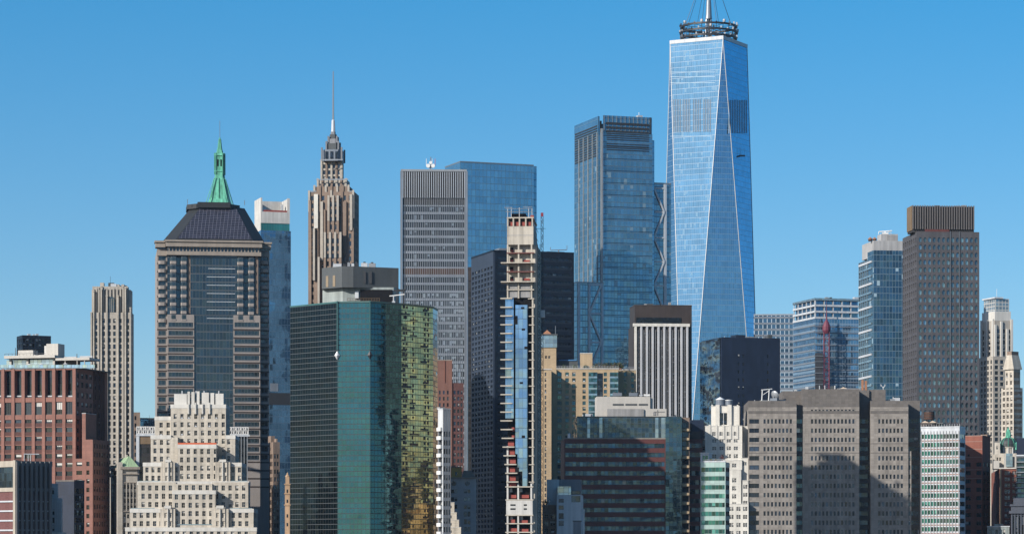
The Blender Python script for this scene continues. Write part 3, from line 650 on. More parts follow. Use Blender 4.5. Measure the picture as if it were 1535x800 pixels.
def b_spire40():
    Y = 1650; p = at(329.5, 300, Y); t = thing('green_spired_tower', 'tower with a steep green copper pyramid and lantern spire rising behind the dark pyramid roof', 'skyscraper', (p.x, Y, 0)); k = Y/F
    z = lambda py: HC+(YH-py)*k
    mb = MB(); mb.box(-17, 17, -17, 17, 0, z(345), 'pale_stone'); mb.build('wall', t)
    sq = lambda r, c=.3: [(-r, -r+c*r), (-r+c*r, -r), (r-c*r, -r), (r, -r+c*r), (r, r-c*r), (r-c*r, r), (-r+c*r, r), (-r, r-c*r)]
    mb = MB(); mb.frus(sq(11.5), z(345), sq(5.6), z(300), 'copper_green'); mb.frus(sq(5.6), z(300), sq(3.0), z(270), 'copper_green'); mb.frus(sq(3.0), z(270), sq(2.3), z(258), 'copper_green')
    for a in range(8):
        for s_ in (0,):
            q = sq(11.6)[a]; r = sq(3.0)[a]; mb.tube((*q, z(345)), (*r, z(268)), .22, 'copper_green', 4)
    for i in range(3):
        x = -1.9+i*1.9; mb.tube((x*2.2, -5.9, z(298)), (x*.9, -3.1, z(268)), .18, 'copper_green', 4)
    mb.build('pyramid_roof', t)
    mb = MB(); mb.frus(sq(2.6), z(262), sq(2.5), z(233), 'copper_green'); mb.frus(sq(3.0), z(258), sq(3.0), z(256.5), 'copper_green'); mb.frus(sq(3.0), z(234), sq(2.6), z(231), 'copper_green')
    for q in sq(2.7): mb.tube((*q, z(262)), (*q, z(230)), .35, 'copper_green', 5)
    mb.frus(sq(2.0), z(231), sq(1.2), z(222), 'copper_green'); mb.frus(sq(1.2), z(222), sq(.7), z(209), 'copper_green'); mb.build('lantern', t)
    for a in (-.9, .9): mb = MB(); mb.box(a-.35, a+.35, -2.75, -2.5, z(250), z(240), 'dark_void'); mb.build('lantern_opening', t)
    mb = MB(); mb.tube((0, 0, z(209)), (0, 0, z(206)), .7, 'copper_green', 6, .2); mb.tube((0, 0, z(206)), (0, 0, z(181)), .14, 'steel', 4); mb.build('finial', t)
b_spire40()

stone('crown_lead', (.24, .25, .27), rough=.6, streak=.5)
def b_pine():
    """art deco tower: nested tiers round one axis, stone-tipped piers, stepped crown and needle"""
    Y = 1500; t = -8
    b = Bd('art_deco_tower', 'brown brick art deco tower stepping up to a stone crown with a tall needle', 'skyscraper', 462, 531, Y, t, R=538, lim=470)
    W, D = b.W, b.D; cxp = 499.5
    def tier(pl, pr, pt, pb, y0, mat='brown_brick', rows=None, nw=4, tip=None, side=True):
        x0, x1 = b.X(pl, y0), b.X(pr, y0); z1 = b.Z(pt, x0, y0); zb = b.Z(pb, x0, y0) if pb else 0
        q = dict(ev=(nw, 1.3, .8), py=rows, s='winb', d=.45) if rows else None
        v = b.vol(x0, x1, y0, D-y0 if D-y0 > y0+4 else y0+4, zb, z1, mat, F=q, R=dict(ev=(max(2, int((D-2*y0)/4)), 1.3, 1), py=rows, s='winb', d=.45) if rows and side else None)
        if tip: # pale stone tips on the piers along the front
            n = tip; 
            for i in range(n+1): x = x0+(x1-x0-1.0)*i/n; b.one('pier', 'pale_stone' if i % 2 == 0 else 'brown_brick', x, x+1.0, y0-.5, y0-.02, z1-random.uniform(9, 14), z1+.8)
        return v
    rw = lambda a, n=40: (a, 11.4, 7, n)
    tier(462, 531, 288, None, 0, rows=rw(293), nw=8, tip=4)
    tier(470, 524, 280, 300, 2.0, rows=None, tip=6)
    tier(475, 520, 270, 300, 3.5, 'pale_stone', rows=(275, 11, 6, 2), nw=6, tip=6)
    v = tier(480.5, 513.5, 241, 272, 7, 'pale_stone', rows=(246, 9, 6, 3), nw=4, tip=4)
    # white stone shafts framing the recess of the front
    for l, r, top, bot, yy, m in ((470.5, 476.5, 291, 342, -1.2, 'white_stone'), (480, 484, 302, 390, -1.0, 'pale_stone'), (514, 519, 302, 380, -1.0, 'brown_brick'), (524, 528, 291, 345, -1.2, 'pale_stone'),
                                  (469, 472, 342, 420, -2.0, 'pale_stone'), (476, 479, 385, 460, -2.4, 'pale_stone'), (463, 466, 300, None, -.6, 'brown_brick')):
        b.pone('buttress', m, l, r, top, bot, yy, abs(yy))
    # projecting centre bays
    for l, r, top, yy, n in ((485.5, 512, 351, -3.2, 3), (491, 508, 296, -1.6, 2)):
        x0, x1 = b.X(l, yy), b.X(r, yy); z1 = b.Z(top, x0, yy); v = b.vol(x0, x1, yy, 0, 0, z1, 'brown_brick', F=dict(ev=(n, 1.5, 1.0), py=(top+6, 11.4, 7.4), s='winb', d=.5), R=None)
        for i in range(n+1): x = x0+(x1-x0-1.1)*i/n; b.one('pier', 'pale_stone', x, x+1.1, yy-.7, yy-.02, z1-12, z1+1.0); b.one('pier', 'brown_brick', x, x+1.1, yy-.6, yy-.02, 0, z1-12.1)
    for i in range(7):
        px = 464+i*10.6; b.pone('pier', 'brown_brick', px, px+2.6, 300+abs(i-3)*14, None, -.75, .72)
    # terrace rails
    m = b.mb('terrace_rail')
    for l, r, y in ((474, 522, 268.5), (462, 474, 286), (523, 531, 286), (480, 514, 239)): b.pbox('terrace_rail', 'steel', l, r, y, y+1.6, 1, .15)
    # crown
    ax = (b.X(cxp, D/2), D/2); k = Y/F
    sq = lambda r, c=.35: [(ax[0]+x, ax[1]+y) for x, y in ((-r, -r+c*r), (-r+c*r, -r), (r-c*r, -r), (r, -r+c*r), (r, r-c*r), (r-c*r, r), (-r+c*r, r), (-r, r-c*r))]
    z = lambda py: b.Z(py, ax[0], ax[1])
    m = b.mb('crown')
    for r, za, zb, mt in ((4.9, 243, 226, 'grey_blue_panel'), (3.0, 226, 216, 'penthouse_grey'), (2.4, 216, 209, 'crown_lead'), (1.7, 209, 202, 'penthouse_grey'), (1.15, 202, 198, 'crown_lead')):
        m.ring(sq(r), z(za), z(zb), mt)
    for a in range(4):
        for r, za, zb in ((5.1, 243, 223), (3.1, 228, 213), (2.2, 215, 205)):
            q = sq(r, 0)[a*2]; b.one('crown_pier', 'crown_lead', q[0]-.4, q[0]+.4, q[1]-.4, q[1]+.4, z(za), z(zb))
    for dx in (-2.6, 0, 2.6): b.one('crown_window', 'g_dark', ax[0]+dx-.8, ax[0]+dx+.8, ax[1]-5.05, ax[1]-4.85, z(240), z(229))
    m = b.mb('spire'); m.lathe([(1.05, z(198)), (.85, z(181)), (.35, z(179))], 'white_panel', ax, 8); m.tube((*ax, z(181)), (*ax, z(107)), .5, 'steel', 6, .24)
    b.done()
b_pine()
# ================================================================ middle distance
def b_sixty():
    b = Bd('pyramid_roofed_tower', 'wide banded office tower under a dark pyramid roof with solar panels', 'office tower', 251, 390, 1350, 1.5, dep=46, lim=690)
    W = b.W; y0 = 4.5; k = 1350/F
    xl, xr = b.X(235.5, y0), b.X(403.5, y0); zc = b.Z(372, 0)
    rows = [(383.5+i*12.42, 391.0+i*12.42) for i in range(28)]
    low = [r for r in rows if r[0] > 472]
    F1 = dict(full=.6, py=rows, s='bay_glass', d=.25)
    # notched corner pieces, then the centre block in front of them
    b.vol(xl, 0, y0, 46, 0, zc, 'stripe_granite', F=F1)
    b.vol(W, xr, y0, 46, 0, zc, 'stripe_granite', F=F1, R=dict(full=1.0, py=rows, s='bay_glass', d=.25))
    xa, xb = b.X(285.5), b.X(355.5); xc, xd = b.X(291), b.X(350)
    zl = b.Z(471, 0)
    b.vol(0, xc, 0, 46, 0, zl, 'stripe_granite', F=dict(full=.5, py=low, s='bay_glass', d=.2))
    b.vol(xd, W, 0, 46, 0, zl, 'stripe_granite', F=dict(full=.5, py=low, s='bay_glass', d=.2))
    b.vol(xc, xd, .6, 45.9, 0, zl+.02, 'bay_glass', name='curtain_wall')
    b.vol(0, W, 2.6, 46, zl, zc, 'bay_glass', name='recess_wall')
    b.vol(xa, xb, .5, 2.6, zl+.05, zc-2.2, 'bay_glass', name='curtain_wall')
    # stacked bay columns, each floor a rounded bay with a stone band
    top = rows[0][0]
    for l, r in ((255.2, 265.3), (271, 280.8), (355.6, 366), (372.2, 381.8)):
        x0, x1 = b.X(l), b.X(r); mb = MB(); c = .45
        for i in range(8):
            za, zb = b.Z(rows[i][1]+ (4.3 if i < 7 else 2), 0), b.Z(rows[i][1], 0); zt = b.Z(rows[i][0], 0)
            for p, q, m, e in ((za, zb, 'stripe_granite', 0), (zb, zt, 'bay_glass', .12)):
                pl = [(x0+e, 2.5), (x0+e, .3), (x0+c+e, -.2+e), (x1-c-e, -.2+e), (x1-e, .3), (x1-e, 2.5)]
                mb.ring(pl, p, q, m)
        mb.build('bay_column', b.root)
    for l, r in ((281.5, 285.4), (382.5, 387)): b.pone('bay_side', 'brown_brick', l, r, 383, 470, .8, 1.7)
    for l, r in ((237, 249.5), (391.5, 402)):
        x0, x1 = b.X(l, y0), b.X(r, y0); mb = MB(); c = 1.0
        for i in range(8):
            za, zb = b.Z(rows[i][1]+4.9, x0, y0), b.Z(rows[i][1], x0, y0)
            mb.ring([(x0, y0+.1), (x0, y0-.5), (x0+c, y0-1), (x1-c, y0-1), (x1, y0-.5), (x1, y0+.1)], za, zb, 'stripe_granite')
        mb.build('bay_column', b.root)
    for i in range(1, 8):
        y = 389.5+i*12.4; b.pone('light_shelf', 'white_panel', 310 if i > 1 else 312, 352.5, y, y+.9, .25, .24)
    for r in rows:
        zg = b.Z((r[1]*2+4.9)/2, 0)
        for l, q, yy in ((0, xc, 0), (xd, W, 0), (xl, 0, y0), (W, xr, y0)):
            if r[0] > 472 or yy: b.one('groove', 'brown_granite', l+.02, q-.02, yy-.03, yy+.02, zg-.36, zg+.36)
    # entablature
    m = b.mb('cornice')
    for l, r, e in ((xl, 0, y0), (W, xr, y0), (0, W, 0)):
        m.box(l-(.4 if l == 0 else 0), r+(.4 if l == 0 else 0), e-.9, e+6, b.Z(382, 0), b.Z(376.3, 0), 'cornice_granite')
        m.box(l-(.8 if e == 0 or l == xl else -1), r+(.8 if e == 0 or l == W else -1), e-1.6, e+6, b.Z(369.5, 0), b.Z(362.5, 0), 'cornice_granite')
        m.box(l-(1.2 if e == 0 or l == xl else -1), r+(1.2 if e == 0 or l == W else -1), e-2.2, e+6, b.Z(362.4, 0), b.Z(359.8, 0), 'cornice_granite')
    m = b.mb('attic_band'); m.box(0, W, .1, 5, b.Z(376.3, 0), b.Z(369.5, 0), 'bay_glass'); m.box(xl, 0, y0+.1, y0+5, b.Z(376.3, 0), b.Z(369.5, 0), 'bay_glass'); m.box(W, xr, y0+.1, y0+5, b.Z(376.3, 0), b.Z(369.5, 0), 'bay_glass')
    for i in range(27): x = W*(i+.5)/27; b.one('attic_pier', 'cornice_granite', x-.25, x+.25, -.3, .08, b.Z(376.3, 0), b.Z(369.5, 0))
    # roof: octagonal hip frustum with solar field on its front
    zb, zt = b.Z(359.6, 0), b.Z(303.5, 0)
    def oc(l, r, f, bk, c): return [(l+c, f), (r-c, f), (r, f+c), (r, bk-c), (r-c, bk), (l+c, bk), (l, bk-c), (l, f+c)]
    A = oc(b.X(243.5, 8), b.X(397, 8), 1.5, 46, 5.5); Bq = oc(b.X(287, 16), b.X(367, 16), 14, 33.5, 4.2)
    m = b.mb('roof'); m.frus(A, zb, Bq, zt, 'slate_roof')
    Bc = oc(b.X(280.5, 14), b.X(360, 14)-.0, 12.6, 35, 4.2); Bc = [(p[0], p[1]) for p in Bc]
    m = b.mb('roof_cap'); m.ring(Bc, zt-1.0, zt+1.2, 'slate_roof'); xm0, xm1 = b.X(296, 14), b.X(345, 14); m.box(xm0, xm1, 11.6, 34, zt-.6, zt+1.9, 'slate_roof')
    a0, a1, t0, t1 = Vector((*A[0], zb)), Vector((*A[1], zb)), Vector((*Bq[0], zt)), Vector((*Bq[1], zt)); n = (a1-a0).cross(t0-a0).normalized()*.35
    H = (t0-a0).length; mb = MB(); lerp = lambda p, q, f: p+(q-p)*f
    q = [lerp(lerp(a0, t0, .05), lerp(a1, t1, .05), .02)+n, lerp(lerp(a0, t0, .05), lerp(a1, t1, .05), .985)+n, lerp(lerp(a0, t0, .92), lerp(a1, t1, .92), .985)+n, lerp(lerp(a0, t0, .92), lerp(a1, t1, .92), .02)+n]
    L0, L1 = (q[1]-q[0]).length, (q[2]-q[3]).length; e = (L0-L1)/2
    mb.poly(q, [(0, 0), (L0, 0), (L0-e, H*.87), (e, H*.87)], 'solar'); q2 = [p-n*.8 for p in q]
    for i in range(4): j = (i+1) % 4; mb.poly([q[i], q2[i], q2[j], q[j]], [(0, 0)]*4, 'frame_dark')
    mb.build('solar_field', b.root)
    b.one('light_mast', 'steel', b.X(280.5, 14), b.X(280.5, 14)+.3, 13, 13.3, zt+1, zt+3.2); b.one('light_mast', 'steel', b.X(366, 14), b.X(366, 14)+.3, 13, 13.3, zt+1, zt+3.2)
    b.done()
b_sixty()

def b_stone():
    b = Bd('stone_office_tower', 'tall slim limestone tower with vertical piers and an arched window in its crown', 'skyscraper', 135.5, 196.5, 1550, -6, R=200.5, lim=710)
    W, D = b.W, b.D
    cols = [(141.6, 146), (153.2, 157.4), (162.2, 166), (169.6, 173.4), (178.6, 182.4), (189.4, 193.6)]
    rows = [(477.5+i*9.62, 484+i*9.62) for i in range(30)]
    z1 = b.Z(468, 0)
    b.vol(0, W, 0, D, 0, z1, 'pale_stone', F=dict(px=cols, py=rows, s='win', d=.6, rm='pale_stone'), R=dict(ev=(max(2, int(D/5)), 1.3, 1.5), py=rows, s='win', d=.5))
    b.pv(137.5, 195.5, 434, 1.5, D-3, 'pale_stone', z0=z1); b.pv(140.5, 191, 429, 3, D-6, 'pale_stone', z0=z1)
    # piers between the window columns run the full height
    for i, (l, r, top) in enumerate(((135.6, 137.8, 469), (139.4, 141.2, 437), (147, 148.6, 432), (150.6, 152.6, 430), (158.6, 161.2, 444), (175.2, 177.6, 444), (183.4, 185.2, 430), (186.6, 188.8, 432), (194, 196.4, 462))):
        b.pone('pier', 'limestone' if i % 2 else 'pale_stone', l, r, top, None, -.9, .88)
        b.pone('pier_cap', 'limestone', l-.4, r+.4, top-1.6, top, -1.1, 2.5)
    for i in range(11): px = 138.5+i*5.1; b.pone('crown_pier', 'pale_stone', px, px+2.2, 428.5+random.random()*2.5, 468, .6, 1.0)
    b.pbox('arched_window', 'cap_glass', 162.8, 172, 449, 471, .3, .8); m = b.mb('arched_window'); x0, x1 = b.X(162.8), b.X(172); zc = b.Z(449, 0)
    m.poly([((x0+x1)/2+(x1-x0)/2*math.cos(a), .3, zc+(x1-x0)/2*math.sin(a)) for a in [i*math.pi/8 for i in range(9)]], [(math.cos(i)*2, math.sin(i)*2) for i in range(9)], 'cap_glass')
    for i in range(3): b.pone('window_mullion', 'frame_tan', 164.6+i*2.6, 165.1+i*2.6, 447, 471, .0, .25)
    for i, r in enumerate(rows[:1]): pass
    b.clutter(8, W-8, 7, 12, b.Z(429, 0, 3), 9, 1.2)
    for l, r, t in ((150, 155.5, 423.5), (176, 179, 426.5), (182, 186, 426)): b.pbox('roof_box', 'pale_stone', l, r, t, 430, 6, 4)
    b.done()
    b = Bd('dark_office_tower', 'dark steel and glass tower top poking up behind the terrace of the red granite building', 'office tower', 33.5, 76.5, 1650, 14, L=25, lim=560)
    z = b.Z(502, 0); b.vol(0, b.W, 0, b.D, 0, z, 'black_metal', F=dict(ev=(9, 1.35, .3), py=(507, 7.6, 5.2), s='wink', d=.4), L=dict(ev=(3, 2, .6), py=(507, 7.6, 5.4), s='winr', d=.4))
    for l, r, t in ((42, 46, 500), (50, 52, 500.6), (54, 58, 500)): b.pbox('roof_dome', 'light_metal', l, r, t, 502.2, 3, 2)
    b.done()
    b = Bd('small_brown_building', 'small brown block showing between the slim limestone tower and the cream stepped building', 'building', 200, 210, 1620, 0, dep=20)
    b.vol(0, b.W, 0, 20, 0, b.Z(617.5, 0), 'brown_brick', F=dict(px=[(201.7, 204.4)], py=(623, 11, 6), s='winb'), top='roofing'); b.done()
    b = Bd('blue_glass_pavilion', 'low blue glass block with vertical fins peeping over the cream stepped building', 'building', 210.3, 240, 1640, 0, dep=20)
    v = b.vol(0, b.W, 0, 20, 0, b.Z(628, 0), 'sky_glass', name='curtain_wall'); b.cap(v, .8, .1, 'slate_roof')
    for i in range(9): b.pone('fin', 'dark_steel', 211+i*3, 211.6+i*3, 629, 660, -.4, .4)
    b.pone('mast', 'steel', 224, 224.4, 621.5, 628, 4, .3); b.done()
b_stone()

def b_white_frame():
    b = Bd('white_framed_office', 'dark glass building with white trussed parapets right behind the cream stepped building', 'office building', 204, 374, 1290, 0, dep=26, lim=800)
    z = b.Z(653, 0); b.vol(.8, b.W-.8, .6, 26, 0, z, 'brown_glass', name='curtain_wall')
    for l, r, m in ((204, 208.8, 'white_panel'), (226, 231, 'white_panel'), (344, 349, 'alu_grey')): b.pone('frame_column', m, l, r, 653, None, 0, 2)
    for px in (352, 356.5, 361, 365.5, 370): b.pone('fin', 'alu_grey', px, px+1.2, 653, None, 0, .7)
    m = b.mb('frame_beam'); m.box(-.1, b.W+.1, -.1, 26, z+.02, z+.9, 'white_panel'); b.pbox('blind_panel', 'bronze_panel', 209, 225.8, 654.5, 665, .3, .3)
    for l, r in ((205, 232), (340, 372)):
        x0, x1 = b.X(l), b.X(r); zt = b.Z(638.5, 0); mm = MB()
        mm.box(x0, x1, .2, .5, zt-.5, zt, 'frame_white'); mm.box(x0, x1, .2, .5, z+.95, z+1.3, 'frame_white'); n = 8 if l < 300 else 9
        for i in range(n+1): x = x0+(x1-x0)*i/n; mm.box(x-.2, x+.2, .15, .55, z+.95, zt, 'frame_white')
        for i in range(n): a, c = x0+(x1-x0)*i/n, x0+(x1-x0)*(i+1)/n; mm.tube((a, .35, z+1) if i % 2 else (a, .35, zt), (c, .35, zt) if i % 2 else (c, .35, z+1), .16, 'frame_white', 4)
        mm.box(x0, x1, 1.2, 1.5, z+.95, zt-.4, 'louver'); mm.build('trussed_parapet', b.root)
    b.done()
    b = Bd('brown_stone_building', 'slim grey brown stone block in the gap left of the dark teal octagonal tower', 'building', 409.5, 419.5, 1300, 18, L=403.5)
    z = b.Z(662, 0); b.vol(0, b.W, 0, b.D, 0, z, 'brown_brick', F=dict(ev=(2, .9, .3), py=(680, 11.5, 6.5), s='winb'), L=dict(ev=(4, .9, 1), py=(680, 11.5, 6.5), s='winb'))
    b.pbox('chimney', 'brown_brick', 406, 412, 653, 663, 5, 4); b.pbox('chimney', 'brown_brick', 414, 416, 657, 663, 2, 3); b.done()
b_white_frame()

def b_hotel():
    b = Bd('tan_brick_hotel', 'tan brick apartment block with a planted roof terrace and a glass topped stair tower', 'apartment building', 834, 927, 1340, 1, dep=24, lim=800)
    z = b.Z(553, 0); W = b.W; y2 = 9.5
    rows = [(557.8+i*8.62, 563.4+i*8.62) for i in range(30)]
    cols = [(847.3, 852.8), (857.6, 862.8), (873.2, 878), (905, 909.8)]
    teal = [(835.5, 842), (882, 895), (914, 926.4)]
    F1 = [dict(px=sorted(cols+teal), py=rows, s='wint', d=.35)]
    b.vol(0, W, 0, 24, 0, z, 'tan_brick', F=F1); xr = b.X(953.5, 7.5)
    for l, r in ((882, 895), (914, 926.6)): # glazed bays between which the brick recesses
        x0, x1 = b.X(l), b.X(r); b.mb('bay_spandrel').box(x0, x1, -.55, -.35 if False else -.02, 0, z-1.5, 'pale_glass')
        for rr in rows:
            if rr[0] < 800: b.one('bay_window', 'g_teal', x0+.15, x1-.15, -.75, -.56, b.Z(rr[1], 0), b.Z(rr[0], 0))
    b.mb('dark_recess').box(b.X(896.5), b.X(903.4), -.15, -.01, 0, z-1.8, 'g_dark')
    b.vol(W, xr, 7.5, 24, 0, z, 'tan_brick', F=dict(px=[(935, 939.5), (946, 950.5)], py=rows, s='wint', d=.35))
    x0, x1 = b.X(814.5, -y2), b.X(826.5, -y2)
    b.vol(x0, x1, -y2, 24, 0, b.Z(554, x0, -y2), 'tan_brick', F=dict(px=[(808.5+8, 808.5+10.5)], py=rows, s='winl', d=.3)); b.vol(x1, 0, -2, 24, 0, z-.1, 'tan_brick')
    b.vol(b.X(806.3, -4), x0, -4, 24, 0, b.Z(556, 0), 'tan_brick', F=dict(px=[(808.3, 811.3)], py=rows, s='winl', d=.3))
    m = b.mb('cornice'); zc = z; m.box(0, W+.2, -.25, .5, zc, zc+.5, 'pent_cream'); m.box(W+.2, xr, 7.3, 8, zc, zc+.5, 'pent_cream'); m.box(x0-.2, x1+.2, -y2-.2, -y2+.5, b.Z(554, x0, -y2), b.Z(554, x0, -y2)+.5, 'pent_cream')
    # stair tower with glass cap and copper hat
    tv = b.pv(806.2, 833.8, 520.5, 1, 9, 'tan_brick', z0=z-.2, F=dict(px=[(817, 820.2), (822, 825)], py=[(533, 537)], s='winl'))
    g = b.pv(805.8, 835, 502.6, .6, 9.8, 'glass_cap' if False else 'pale_glass', z0=tv[5], name='glass_cap'); b.cap(g, .7, .25, 'penthouse_grey')
    m = b.mb('cap_roof'); c = (b.X(820, 5), 5); m.lathe([(2.6, g[5]+.7), (2.6, g[5]+1.1), (0, g[5]+2.9)], 'copper_brown', c, 4, math.pi/4); b.pone('mast', 'steel', 832.2, 833, 488, 502, 2, .3)
    pv = b.pv(870, 888, 530, 3, 8, 'tan_brick', z0=z); b.cap(pv, .4, .15, 'pent_cream'); b.pbox('plant_screen', 'penthouse_grey', 835.5, 866, 540, 553, 6, 6); b.pbox('plant_screen', 'blue_tarp', 838, 864, 538.6, 540.4, 5.6, 7)
    # terrace railing of posts and rails
    m = b.mb('railing')
    for yy in (z+.95, z+1.45): m.box(0, W, -.12, -.05, yy, yy+.07, 'light_metal'); m.box(W, xr, 7.38, 7.45, yy, yy+.07, 'light_metal')
    for i in range(24): x = W*i/23; m.box(x-.04, x+.04, -.12, -.05, z+.5, z+1.5, 'light_metal')
    b.done()
    # terrace shrubs
    sp = [(846, 551.5, 1.1, 'leaf_green'), (862, 551.8, 1.0, 'leaf_green'), (878, 551.6, .9, 'leaf_green'), (893, 550.5, 1.6, 'leaf'), (899, 548, 2.2, 'bark'), (906, 549, 1.9, 'leaf'), (912, 547.5, 2.1, 'leaf'), (918, 548.5, 2.0, 'leaf'), (924, 547.5, 2.2, 'leaf'), (930, 548.5, 2.0, 'leaf')]
    lab = ['low green shrub leftmost on the tan terrace', 'low green shrub second from left on the tan terrace', 'small green shrub under the tan penthouse wall', 'autumn brown shrub just right of the tan penthouse', 'bare twiggy shrub on the tan terrace', 'short rusty shrub left of the middle of the terrace row', 'rusty shrub in the middle of the terrace row', 'broad rusty shrub right of the middle of the terrace row', 'tall rusty shrub next to last in the terrace row', 'rusty shrub rightmost on the tan terrace']
    for (px, py, r, lf), lb in zip(sp, lab):
        p = b.wpos(b.X(px, 2.5), 2.5, z); t = thing('terrace_shrub', lb, 'shrub', p, 0, 'shrubs along the tan terrace')
        mb = MB(); mb.box(-.7, .7, -.5, .5, 0, .6, 'copper_brown'); mb.build('planter', t); mb = MB()
        for i in range(7): a = random.random()*6.28; mb.tube((0, 0, .5), (r*.7*math.cos(a), r*.6*math.sin(a), .8+r*random.uniform(.5, 1.1)), .07, 'bark', 3)
        mb.build('stem', t); mb = MB()
        for i in range(170 if lf != 'bark' else 40):
            v = Vector((random.gauss(0, .48*r), random.gauss(0, .4*r), .7+abs(random.gauss(r*.45, r*.35)))); d = Vector((random.random()-.5, random.random()-.5, random.random()-.5)).normalized()*.32; e = d.orthogonal().normalized()*.2
            mb.poly([v-d, v+e, v+d, v-e], [(0, 0)]*4, random.choice((lf, lf, 'leaf_green')) if lf != 'bark' else 'leaf')
        mb.build('foliage', t)
b_hotel()

stone('pier_white', (.52, .53, .55), joint=(9, 2.7, .1), streak=.3)
def b_striped():
    b = Bd('striped_office_tower', 'white piered tower with dark window stripes and a brown plant storey on top', 'office tower', 950, 1033, 1400, 8, L=942, lim=690)
    W, D = b.W, b.D; z = b.Z(489, 0)
    b.vol(0, W, 0, D, 0, z, 'brown_granite', F=dict(px=[(955.6+i*8.62, 960.2+i*8.62) for i in range(9)], py=(497, 8.7, 6.9), s='wink', d=.5), L=None)
    for i in range(10): px = 951.2+i*8.62; b.pone('pier', 'pier_white' if i else 'white_stone', px, px+(3.0 if i else 3.4), 489, None, -1.0, .98)
    for i in range(10):
        px = 950.6+i*8.62; 
        if i < 9: b.pone('pier', 'concrete_grey', px+6.4-.9, px+6.4+.0, 494, None, -.45, .43)
    m = b.mb('cornice'); m.box(-.3, W+.2, -1.1, 1, z, z+1.4, 'white_stone')
    v = b.pv(951.5, 1037, 458, .8, D-1, 'brown_granite', z0=z-2); b.mb('side_wall').box(W+.02, b.X(1037, .8), .8, D, 0, z-2, 'brown_granite')
    b.pbox('plant_window', 'g_black', 953.5, 1021, 475.5, 486, .5, .3); b.cap(v, .5, .1, 'brown_granite')
    b.clutter(4, W-4, 4, 10, v[5], 6)
    b.pbox('roof_box', 'white_stone', 1025.5, 1034, 485.5, 489.5, -.6, 1.5)
    b.done()
b_striped()

